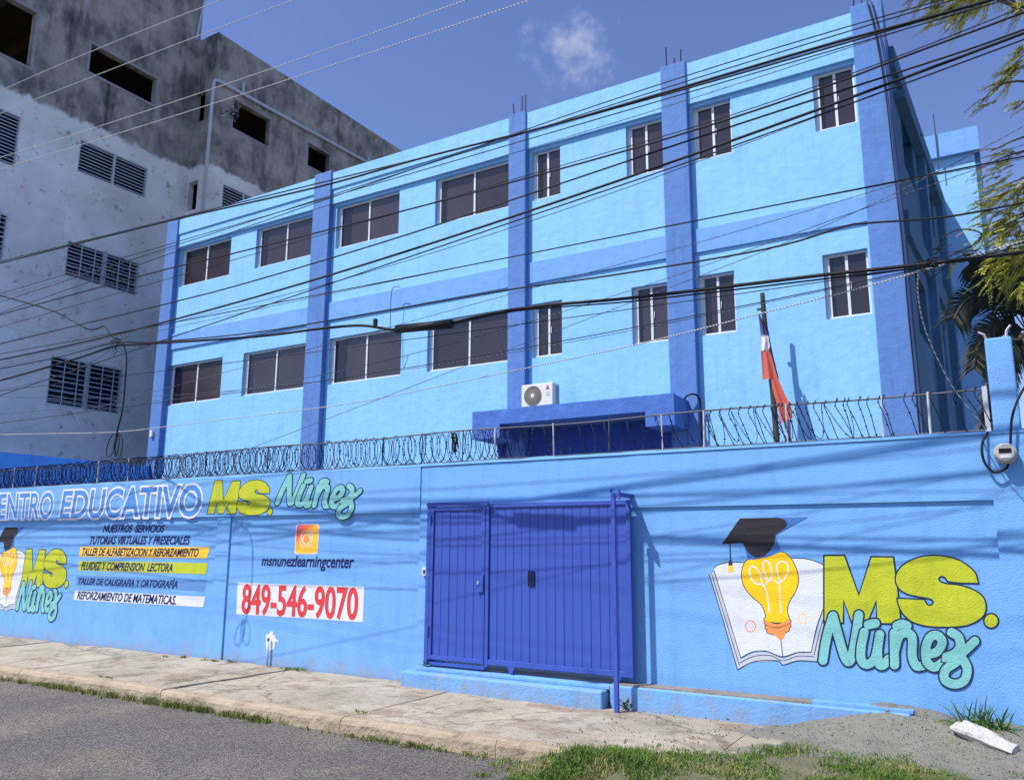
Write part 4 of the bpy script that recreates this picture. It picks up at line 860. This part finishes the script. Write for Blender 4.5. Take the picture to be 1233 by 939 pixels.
for y in (11.2, 12.2, 14.2): MB().box(-37, G1-.27, y, y+.25, sz(18.0), sz(18.5)-.01).build('ceiling_beam', 'void', gb)
MB().box(-31.5, -31.4, GR+.3, 43, 0, sz(18.2)).build('inner_wall', 'void', gb)
def rframe(fn, o, nm='opening_frame', w_=.09, pr=.03):
    a, b, c, d = o; mb = MB()
    for (u0, u1, v0, v1) in ((a-w_, b+w_, d, d+w_), (a-w_, b+w_, c-w_, c), (a-w_, a, c, d), (b, b+w_, c, d)):
        P = [fn(u, v, dd) for dd in (-pr, 0) for u in (u0, u1) for v in (v0, v1)]; q0 = len(mb.v); mb.v += P
        mb.f += [tuple(q0+i for i in q) for q in ((0, 1, 3, 2), (4, 6, 7, 5), (0, 2, 6, 4), (1, 5, 7, 3), (0, 4, 5, 1), (2, 3, 7, 6))]
    mb.build(nm, 'cemframe', gb)
M['cemframe'] = mat('pale_cement_frame', (150, 154, 158), var=.2, vscale=3, bump=1)
for o in opn['void']: rframe(f1, o)
for o in o2: rframe(f3, o, w_=.05, pr=.015)
def louvre(fn, o, nslat=11, grille=False):
    a, b, c, d = o; mb = MB(); t = .04; mid = (a+b)/2
    def bx(mb, u0, u1, v0, v1, d0, d1):
        P = [fn(u, v, q) for q in (d0, d1) for u in (u0, u1) for v in (v0, v1)]; q0 = len(mb.v); mb.v += P
        mb.f += [tuple(q0+i for i in q) for q in ((0, 1, 3, 2), (4, 6, 7, 5), (0, 2, 6, 4), (1, 5, 7, 3), (0, 4, 5, 1), (2, 3, 7, 6))]
    bx(mb, a, a+t, c, d, .01, .08); bx(mb, b-t, b, c, d, .01, .08); bx(mb, a+t, b-t, d-t, d, .01, .08); bx(mb, a+t, b-t, c, c+t, .01, .08); bx(mb, mid-t, mid+t, c+t, d-t, .012, .08)
    o_ = mb.build('louvre_window', 'slat', gb)
    bk = MB(); bk.poly([fn(a, c, .2), fn(b, c, .2), fn(b, d, .2), fn(a, d, .2)]); bk.build('backing', 'backblue', o_)
    for (u0, u1) in ((a+t, mid-t), (mid+t, b-t)):
        L = u1-u0; hh = (d-c-2*t)/nslat; sm = bpy.data.meshes.new('slat')
        sm.from_pydata([(0, 0, 0), (0, L, 0), (-.05, L, .02), (-.05, 0, .02), (0, 0, .028), (0, L, .028), (-.05, L, .040), (-.05, 0, .040)], [], [(0, 1, 2, 3), (4, 7, 6, 5), (0, 4, 5, 1), (2, 6, 7, 3), (0, 3, 7, 4), (1, 5, 6, 2)]); sm.materials.append(M['slat'])
        for k in range(nslat): p = fn(u0, c+t+hh*(k+.35), .03); inst('slat', sm, p, o_)
    if grille:
        g_ = MB()
        for q in (.18, .36, .5, .52, .70, .86): bx(g_, a+(b-a)*q-.012, a+(b-a)*q+.012, c-.05, d+.05, -.06, -.035)
        for q in (.1, .3, .5, .7, .9): bx(g_, a-.05, b+.05, c+(d-c)*q-.010, c+(d-c)*q+.010, -.034, -.016)
        g_.build('security_grille', 'slat', o_)
M['backblue'] = mat('dark_blue_room', (24, 30, 52), var=.2)
for i, o in enumerate(opn['louv']): louvre(f1, o, 9 if i not in (1,) else 14, i >= 2)
for o in o2l: louvre(f3, o, 8)
x_ = G2+.13; pp = MB(); S3 = lambda y, z: (x_, su(y), sz(z))
pp.tube([S3(17.05, 12.4), S3(17.08, 17.85), S3(17.13, 18.02), S3(17.30, 18.08), S3(25.6, 18.35)], .07, 8); pp.tube([S3(18.37, 18.1), S3(18.37, 18.6)], .055, 8); pp.tube([S3(25.3, 18.3), S3(25.3, 18.62)], .055, 8)
pp.build('drain_pipe', 'pipe', gb, True)
MB().tube([(G1+.05, su(17.0), sz(19.9)), (G1+.12, su(17.15), sz(21.6))], .045, 5).build('roof_rod', 'pipe', gb)
MB().tube([(G2-.1, su(36.2), sz(19.9)), (G2-.1, su(36.2), sz(20.9))], .06, 5).build('roof_rod', 'pipe', gb)
sd = MB(); sd.box(-22.9, -22.7, 9.4, 15.9, 0, 4.15); o = sd.build('side_boundary_wall', 'sidewall'); tag(o, 'deep blue shaded block wall running back beside the grey building', 'wall')
# flag pole and flag
fp = MB(); fp.tube([tuple(p) for p in smoothpts([(-3.60, 15.42, .02), (-3.625, 15.42, 3.0), (-3.67, 15.41, 5.0), (-3.73, 15.40, 5.9), (-3.75, 15.4, 6.58)], 5)], lambda t: .062-.018*t, 7)
fpo = thing('flagpole', 'weathered crooked wooden flagpole standing in front of the school wall', 'flagpole', (-3.62, 15.4, 0)); fp.build('pole', 'pole', fpo, True)
MB().box(-3.86, -3.72, 15.36, 15.40, 6.24, 6.28).build('cleat', 'pole', fpo)
fl = thing('flag', 'faded red white and blue flag hanging limp from the wooden pole', 'flag', (-3.8, 15.3, 5))
def fpx(x, y): return (850+x/4.692, 340+y/4.692)
def cloth(rows, nm, m_, ph=0, amp=.05):
    mb = MB(); rs_ = smoothpts([(*l, *r) for l, r in rows], 6); K = 9
    for i, (lx, ly, rx, ry) in enumerate(rs_):
        for k in range(K+1):
            s = k/K; X, Z = aY(*fpx(lx+(rx-lx)*s, ly+(ry-ly)*s), 15.28); mb.v.append((X, 15.28+amp*math.sin(s*9+ph+i*.08)*(.4+.6*i/len(rs_)), Z))
    for i in range(len(rs_)-1):
        for k in range(K): a = i*(K+1)+k; mb.f.append((a, a+1, a+K+2, a+K+1))
    return mb.build(nm, m_, fl, True)
cloth([((294, 172), (302, 176)), ((300, 215), (325, 232)), ((307, 298), (352, 300))], 'blue_field', 'flagb')
cloth([((307, 298), (352, 300)), ((309, 340), (362, 345)), ((311, 385), (356, 384))], 'white_band', 'flagw')
cloth([((311, 385), (356, 384)), ((314, 460), (382, 455)), ((317, 545), (412, 552))], 'red_field', 'flagr', 0, .06)
cloth([((348, 262), (354, 275)), ((354, 330), (372, 372)), ((372, 430), (396, 470)), ((405, 535), (416, 556))], 'blue_fold', 'flagb', 1, .04)
cloth([((360, 548), (414, 554)), ((385, 640), (452, 640)), ((408, 720), (482, 700)), ((428, 796), (490, 766))], 'red_fly', 'flagr', 2, .06)
cloth([((440, 790), (478, 772)), ((452, 850), (482, 850)), ((462, 905), (482, 905))], 'blue_tail', 'flagb', 1, .03)
# electricity meter
mx_, mz_ = -.02, 2.64
em = thing('electricity_meter', 'round glass electricity meter with looping black cable on the blue wall', 'meter', (mx_, 8.9, mz_))
def disc(y0, y1, r, n=24, cx=mx_, cz=mz_, sx=1):
    mb = MB(); 
    for y in (y0, y1): mb.v += [(cx+r*math.cos(k*2*math.pi/n)*sx, y, cz+r*math.sin(k*2*math.pi/n)) for k in range(n)]
    mb.f = [(k, (k+1) % n, n+(k+1) % n, n+k) for k in range(n)]+[tuple(range(n))[::-1], tuple(range(n, 2*n))]; return mb
bevel(disc(8.99, 8.93, .098).build('base_ring', 'metal', em), .008); bevel(disc(8.93, 8.85, .080).build('dome', 'metal', em), .012)
MB().box(mx_-.05, mx_+.05, 8.843, 8.849, mz_+.0, mz_+.04).build('display', 'dark', em); MB().box(mx_-.04, mx_+.045, 8.843, 8.849, mz_-.05, mz_-.02).build('label_plate', 'frame', em)
mb = MB(); mb.tube([tuple(p) for p in smoothpts([(.03, 8.93, 2.73), (.06, 8.93, 2.95), (.13, 8.97, 3.15), (.25, 9.0, 3.35)], 6)], .012, 6); mb.tube([tuple(p) for p in smoothpts([(-.14, 9.0, 2.86), (-.20, 8.93, 2.74), (-.20, 8.92, 2.58), (-.13, 8.92, 2.47), (-.03, 8.93, 2.50), (.0, 8.95, 2.56)], 6)], .012, 6)
mb.build('meter_cable', 'black', em, True)
# ================================================================ overhead cables
def cable(pts, Y, r, m_, label, deg=None, ext=9, cat='cable', grp=None, nm='overhead_cable'):
    W3 = [aY(x, y, Y) for x, y in pts]
    X = np.array([p[0] for p in W3]); Z = np.array([p[1] for p in W3]); d = deg or min(2, len(pts)-1)
    c = np.polyfit(X, Z, d); xs_ = np.linspace(X.min(), X.max(), 30); zs = np.polyval(c, xs_); dc = np.polyder(c)
    el = max(5, xs_[0]+21); er = max(5, 4.5-xs_[-1])
    path = [(xs_[0]-el, Y, zs[0]-el*np.polyval(dc, xs_[0])*.9)]+[(a, Y, b) for a, b in zip(xs_, zs)]+[(xs_[-1]+er, Y, zs[-1]+er*np.polyval(dc, xs_[-1])*.9)]
    o = MB().tube([(float(a), b, float(c_)) for a, b, c_ in path], r, 5).build(nm, m_, None, True); return tag(o, label, cat, grp)
def cable_i(pts, Y, r, m_, label, extl=6, extr=6, nm='overhead_cable', Ys=None):
    W3 = [(*aY(x, y, Y if Ys is None else Ys[i]), Y if Ys is None else Ys[i]) for i, (x, y) in enumerate(pts)]; P = smoothpts([(p[0], p[2], p[1]) for p in W3], 6); P = [tuple(map(float, p)) for p in P]
    if extl: a, b = Vector(P[0]), Vector(P[1]); P.insert(0, tuple(a+(a-b).normalized()*extl))
    if extr: a, b = Vector(P[-1]), Vector(P[-2]); P.append(tuple(a+(a-b).normalized()*extr))
    return tag(MB().tube(P, r, 6).build(nm, m_, None, True), label, 'cable')
# pale wires high at the upper left
cable([(0, 110), (135, 52), (268, 0)], 5.2, .0045, 'wire', 'pale wire crossing the top left corner, uppermost of the four')
cable([(0, 137), (155, 76), (310, 16), (356, 0)], 5.2, .0045, 'wire', 'pale wire across the grey building, second from the top left corner')
cable([(0, 190), (155, 141), (310, 89), (510, 18), (565, 0)], 5.2, .0045, 'wire', 'pale wire crossing sky and grey building, third from the top left corner')
cable([(0, 204), (200, 143), (310, 108), (510, 43), (640, 0)], 5.2, .0045, 'wire', 'pale wire carrying the snagged debris, fourth from the top left corner')
# dark bundles
cable_i([(0, 317), (200, 267), (380, 226), (510, 190), (660, 152), (810, 109), (972, 61), (1090, 29), (1194, 0)], 7.0, .0125, 'black', 'thick black cable running along the roof edge of the blue school', 9, 5)
cable([(500, 192), (615, 165), (700, 141), (850, 100), (972, 66)], 7.04, .009, 'black', 'black cable twisted under the roof-edge cable at centre', ext=9)
cable([(640, 154), (780, 107), (920, 62), (1090, 13), (1135, 0)], 7.1, .006, 'black', 'thin black wire just above the parapet at the upper right')
cable([(640, 158), (780, 112), (920, 70), (1090, 18), (1160, -4)], 7.15, .006, 'black', 'second thin black wire above the parapet at the upper right')
cable([(0, 354), (200, 294), (310, 263), (380, 244), (510, 205), (615, 174), (810, 118), (920, 84)], 7.2, .006, 'black', 'thin black wire just under the parapet line of the school', ext=9)
cable([(500, 218), (615, 187), (780, 134), (900, 98), (1010, 62)], 7.2, .004, 'greywire', 'fine wire through the parapet band at centre', ext=9)
cable_i([(0, 379), (182, 329), (278, 306), (470, 258), (644, 212), (810, 165), (984, 108), (1090, 68), (1191, 31), (1233, 15)], 7.0, .0095, 'black', 'black cable across the top floor windows rising towards the tree', 9, 5)
cable([(780, 170), (900, 132), (1000, 98), (1100, 62), (1233, 8)], 7.1, .005, 'black', 'thin wire above the cable to the tree at the upper right')
cable_i([(0, 414), (204, 365), (310, 337), (470, 289), (613, 242), (810, 176), (959, 127), (1077, 89), (1166, 60), (1233, 36)], 7.05, .009, 'black', 'black cable under the top floor windows joining the heavy bundle at right', 9, 5)
cable([(0, 434), (100, 412), (185, 389.5), (310, 357.5), (374, 338), (470, 309.5), (666, 246), (810, 195), (959, 144), (1090, 93), (1166, 65), (1233, 39)], 7.25, .0145, 'black', 'heaviest black cable bundle sweeping across the whole facade')
cable([(780, 212), (959, 150), (1090, 101), (1160, 72), (1233, 50)], 7.3, .008, 'black', 'black cable hugging the underside of the heaviest bundle at right')
cable([(310, 363), (500, 313), (660, 259), (810, 203), (960, 152)], 7.3, .004, 'greywire', 'fine wire just below the heaviest bundle at centre', ext=9)
cable([(160, 406), (310, 372), (500, 332.5), (640, 305), (810, 272), (1036, 228.5), (1233, 190)], 7.4, .004, 'greywire', 'fine wire along the top of the floor band')
cable([(820, 300), (900, 272), (1000, 243), (1100, 222), (1233, 172)], 7.4, .0035, 'greywire', 'fine wire rising across the right pillar to the feathery tree')
cable([(930, 300), (1000, 267), (1090, 226), (1160, 195), (1233, 150)], 7.5, .0035, 'greywire', 'fine wire rising steeply across the right pillar')
cable_i([(-60, 456), (0, 444), (70, 430), (137, 413), (182, 412), (310, 400), (470, 373), (612, 349), (740, 331), (922, 300), (1016, 273), (1042, 269), (1141, 261), (1233, 244)], 7.35, .009, 'black', 'black cable along the floor band of the school')
cable_i([(-60, 470), (0, 458), (89, 432.6), (137, 417), (160, 415), (300, 406), (384, 396), (435, 392), (480, 397), (544, 389), (588, 378), (655, 368), (770, 357.7), (992.5, 331), (1050, 325), (1140, 315), (1233, 303)], 7.5, .017, 'black', 'thick black service cable with a sleeve running over the lower windows')
cable_i([(544, 391), (600, 378), (655, 371), (770, 362), (992, 336), (1130, 320)], 7.52, .008, 'black', 'black cable lashed beneath the sleeved service cable at right', 0, 0)
sl_ = MB(); p0 = aY(478, 396.5, 7.5); p1 = aY(544, 390, 7.5); sl_.tube([(p0[0], 7.5, p0[1]), (p1[0], 7.5, p1[1])], .052, 12); sl_o = sl_.build('splice_sleeve', 'black', None, True); tag(sl_o, 'long black splice sleeve on the service cable at centre', 'cable sleeve')
p0 = aY(452, 388, 7.5); sl_ = MB(); sl_.box(p0[0]-.02, p0[0]+.02, 7.48, 7.52, p0[1]-.06, p0[1]+.04); tag(sl_.build('cable_clip', 'black'), 'small black clip on the service cable left of the sleeve', 'cable clip')
cable([(300, 474), (460, 440), (655, 415), (740, 402), (914, 369), (1050, 338), (1233, 291)], 7.6, .005, 'black', 'thin black wire under the lower windows, upper of two')
cable_i([(0, 523), (60, 522), (140, 520), (220, 511), (384, 491), (470, 477), (620, 446), (770, 414), (914, 378), (1050, 343), (1233, 290)], 7.6, .0055, 'wire', 'pale wire catching the sun under the lower windows')
cable([(176, 448), (294, 437), (460, 412), (655, 386), (770, 371), (992, 338), (1120, 322)], 7.6, .0045, 'black', 'thin wire across the lower window heads', ext=9)
cable([(160, 484), (268, 472), (364, 461), (470, 436), (600, 390), (770, 345), (900, 303), (1000, 268)], 7.6, .0035, 'greywire', 'fine wire crossing diagonally over the floor band at centre', ext=9)
cable([(0, 477), (160, 478), (364, 466), (600, 424), (740, 395), (914, 373)], 7.65, .0035, 'greywire', 'fine grey wire low across the left windows', ext=9)
cable([(0, 426), (121, 405), (250, 380), (400, 352)], 7.2, .007, 'black', 'black cable converging on the junction over the grey wall from the left', ext=9)
cable_i([(0, 379), (90, 402), (137, 412)], 7.35, .004, 'greywire', 'fine wire slanting down to the junction over the grey wall', 8, 0)
cable_i([(0, 392), (75, 406), (137, 414)], 7.35, .004, 'greywire', 'second fine wire slanting down to the junction, lower one', 8, 0)
cable_i([(0, 470), (60, 456), (110, 436), (137, 418)], 7.4, .005, 'greywire', 'short grey wire over the louvred window low at left', 8, 0)
cable_i([(-40, 346), (0, 356), (61, 373.5), (90, 388), (105, 396), (116, 396), (126, 393), (134, 404), (147, 412), (152, 430), (151, 455), (148, 490), (141, 520), (137, 540)], 7.3, .012, 'black', 'black drop cable falling from the junction to a hanging coil', 5, 0)
# hanging coil of spare cable and junction tangle
cx_, cz_ = aY(138, 536, 7.3); mb = MB()
for k, (rx_, rz_, ox, tl) in enumerate(((.10, .17, -.08, .5), (.09, .18, .07, -.25), (.04, .16, .0, .1))):
    mb.tube([(cx_+ox+rx_*math.cos(a)+tl*rz_*math.sin(a)*.5, 7.3+.02*k, cz_+rz_*math.sin(a)) for a in np.linspace(0, 2*math.pi, 24)], .0075, 5, False)
tag(mb.build('cable_coil', 'black', None, True), 'hanging coil of spare black cable in front of the grey building', 'cable coil')
def tangle(px_, py_, Y, n, s, m_, name, label, sag=.0):
    mb = MB(); X, Z = aY(px_, py_, Y)
    for k in range(n):
        p = Vector((X+random.gauss(0, s*.6), Y+random.uniform(-.05, .05), Z+random.gauss(0, s*.25))); q = [p]
        for _ in range(3): q.append(q[-1]+Vector((random.uniform(-s, s), random.uniform(-.03, .03), random.uniform(-s*.5-sag, s*.4))))
        mb.tube([tuple(a) for a in smoothpts(q, 4)], random.uniform(.003, .007), 4)
    return tag(mb.build(name, m_), label, 'cable junction')
tangle(140, 412, 7.33, 16, .12, 'greywire', 'cable_junction', 'grey tangle of cable joints in front of the grey building')
tangle(1130, 312, 7.5, 14, .14, 'black', 'cable_junction', 'black tangle of cable joints beside the right side wall')
tangle(284, 130, 5.2, 26, .06, 'greywire', 'debris', 'stringy debris snagged on a pale wire in front of the grey building', .035)
# service drops at right
cable_i([(1107, 320), (1105, 350), (1112, 390), (1128, 430), (1150, 470), (1188, 517)], 8.2, .006, 'wire', 'pale service wire drooping from the tangle to the wall end', 0, 0, 'service_wire', [7.6, 7.8, 8.1, 8.4, 8.7, 9.05])
cable_i([(1141, 318), (1143, 340), (1140, 380), (1130, 430)], 7.8, .004, 'black', 'thin black wire hanging below the right tangle', 0, 0, 'service_wire')
cable_i([(1128, 300), (1138, 284), (1160, 276), (1182, 282), (1170, 296), (1150, 304)], 7.5, .006, 'black', 'small loop of black wire beside the annex', 0, 0, 'service_wire')
for dx_, r_, lb in ((0, .013, 'black cable pair running down the right pillar, left one'), (5, .010, 'black cable pair running down the right pillar, right one')):
    cable_i([(1044+dx_, 2), (1054+dx_, 40), (1066+dx_, 110), (1075+dx_, 190), (1086+dx_, 290), (1094+dx_, 380), (1102+dx_, 460), (1106+dx_, 505), (1112+dx_, 560)], 15.78, r_, 'black', lb, 0, 0, 'pillar_cable')
# wall stay: hanging thin wire on the upper windows and the little hooks
cable_i([(476, 404), (471, 418), (470, 392), (472, 350), (482, 346)], 15.7, .010, 'greywire', 'thin wire hanging loose in front of the middle lower window', 0, 0, 'loose_wire')
X, Z = aY(183, 522, 15.8); tag(bevel(MB().box(X-.06, X+.06, 15.75, 15.83, Z-.1, Z+.1).build('wall_box', 'frame'), .01), 'small white box fixed low on the leftmost pillar', 'wall box')
# ================================================================ vegetation
def spray(mb, p, d, L, leaf=.030, n=13, droop=.5):
    p = Vector(p); d = Vector(d).normalized(); prev = p
    for i in range(n):
        t = (i+1)/n; q = p+d*L*t-Vector((0, 0, droop*L*t*t)); ax_ = (q-prev).normalized(); sdv = ax_.cross(Vector((0, 0, 1)))
        if sdv.length < .01: sdv = Vector((1, 0, 0))
        sdv.normalize(); 
        for sg in (-1, 1):
            ll = leaf*(1-.4*t)*random.uniform(.8, 1.3); e = sdv*sg*ll+ax_*ll*.4-Vector((0, 0, ll*random.uniform(.1, .7))); wv = ax_*ll*.30
            mb.poly([q-wv, q+e*.5-wv*1.2, q+e, q+e*.5+wv*1.2])
        prev = q
def foliage_tree(name, label, root, limbs, clusters, parent_m='leafA'):
    t = thing(name, label, 'tree', root); tk = MB()
    tk.tube([root, (root[0]-.1, root[1]+.05, 2), (root[0]+.05, root[1], 4), (root[0]-.2, root[1], 6)], lambda s: .22-.1*s, 9)
    tk.build('trunk', 'bark', t, True)
    lb = MB()
    A, B = MB(), MB()
    for (pp_, Y, r_, nsp, dr_v) in clusters:
        X, Z = aY(*pp_, Y); c = Vector((X, Y, Z)); st = Vector((root[0]-.1, root[1], 5.0))
        lb.tube([tuple(a) for a in smoothpts([st, st.lerp(c, .5)+Vector((0, 0, .5)), c+Vector((.25, 0, .1)), c+Vector(dr_v)*r_*1.2], 5)], lambda s: .022*(1-s)+.004, 5)
        for k in range(nsp):
            o_ = Vector((random.gauss(0, r_*.55), random.gauss(0, r_*.5), random.gauss(0, r_*.42))); dd = Vector((dr_v[0], dr_v[1], dr_v[2]*.45))+Vector((random.gauss(0, .45), random.gauss(0, .5), random.gauss(0, .16)))
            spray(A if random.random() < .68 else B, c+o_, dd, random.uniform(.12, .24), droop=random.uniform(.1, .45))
    lb.build('branches', 'bark', t, True); A.build('crown', 'leafA', t); B.build('mid_green_leaves', 'leafB', t)  # second leaf mesh: darker green sprays mixed in at random
    return t
CL = [((1150, 6), 8.6, .20, 46, (-1, 0, -.1)), ((1120, -6), 8.6, .18, 26, (-1, 0, -.2)), ((1175, -4), 8.6, .22, 40, (-.6, 0, -.3)), ((1228, 6), 8.7, .10, 14, (-.5, 0, -.5)), ((1160, 18), 8.6, .08, 14, (-.4, 0, -.6)),
      ((1226, 78), 8.6, .10, 22, (-1, 0, -.5)), ((1210, 98), 8.6, .06, 9, (-1, 0, -.8)), ((1190, 118), 8.6, .07, 5, (-1, 0, -.6)), ((1232, 125), 8.6, .06, 6, (-1, 0, -.6)), ((1233, 60), 8.7, .05, 8, (-.4, 0, -.7)),
      ((1215, 180), 9.4, .14, 10, (-1, 0, .1)), ((1200, 200), 9.4, .14, 9, (-1, 0, .0)), ((1222, 225), 9.4, .20, 26, (-1, 0, 0)), ((1205, 240), 9.4, .2, 30, (-1, 0, -.1)), ((1225, 262), 9.4, .24, 60, (-.8, 0, -.2)), ((1205, 275), 9.4, .18, 34, (-1, 0, -.3)), ((1225, 300), 9.4, .26, 70, (-.6, 0, -.5)), ((1212, 325), 9.4, .16, 30, (-.5, 0, -.7)), ((1240, 280), 9.5, .35, 90, (-.6, 0, -.4)), ((1250, 220), 9.5, .4, 60, (-.6, 0, -.2)), ((1232, 345), 9.4, .16, 20, (-.3, 0, -.9)),
      ((1385, 150), 9.4, .55, 160, (-.3, 0, 0)), ((1400, 10), 9.4, .6, 160, (-.3, 0, 0))]
foliage_tree('feathery_tree', 'feathery yellow green tree reaching in from the right edge', (2.4, 10.2, 0), None, CL)
# palm behind the wall column
pa = thing('palm_tree', 'dark drooping palm behind the blue wall column at the right edge', 'palm', (.42, 11.6, 0))
cX, cZ = aY(1234, 392, 11.6)
tk = MB(); tk.tube([(cX+.22, 11.6, 0), (cX+.16, 11.6, 2), (cX+.02, 11.6, cZ-.1)], lambda s: .17-.06*s, 10); tk.build('trunk', 'bark', pa, True)
def frond(pxs, Y0, nm, wl=.42, n=46):
    P = smoothpts([(*aY(*q, Y0), Y0-.15*i) for i, q in enumerate(pxs)], 8); P = [Vector((a[0], a[2], a[1])) for a in P]; mb = MB(); mb.tube(P, .012, 4); L = len(P)
    for i in range(n):
        t = .12+.88*i/n; f_ = t*(L-1); k = min(int(f_), L-2); p = P[k].lerp(P[k+1], f_-k); ax_ = (P[k+1]-P[k]).normalized()
        sv = ax_.cross(Vector((0, 1, .2))).normalized(); ll = wl*(1-.55*abs(t-.45))*random.uniform(.85, 1.1)
        for sg in (-1, 1):
            e = (sv*sg*.85+ax_*.75+Vector((0, random.uniform(-.35, .35), -.18))).normalized()*ll; wv = ax_*.017
            mid = p+e*.55; tip = p+e-Vector((0, 0, ll*.22)); mb.poly([p-wv, mid-wv, mid+wv, p+wv]); mb.poly([mid-wv, tip, mid+wv])
    mb.build(nm, 'palm', pa)
frond([(1234, 395), (1208, 366), (1184, 362), (1164, 374), (1152, 398)], 11.5, 'frond'); frond([(1234, 398), (1208, 392), (1190, 404), (1180, 430), (1176, 455)], 11.4, 'frond', .34)
frond([(1234, 392), (1215, 350), (1195, 332), (1170, 330)], 11.7, 'frond', .36); frond([(1236, 392), (1235, 345), (1228, 310)], 11.6, 'frond', .34); frond([(1236, 400), (1215, 430), (1200, 480), (1192, 520)], 11.5, 'frond', .34); frond([(1238, 395), (1262, 350), (1290, 360), (1310, 410)], 11.6, 'frond'); frond([(1238, 400), (1262, 410), (1280, 450), (1290, 500)], 11.5, 'frond'); frond([(1236, 396), (1218, 405), (1212, 445), (1210, 490)], 11.9, 'frond', .3)
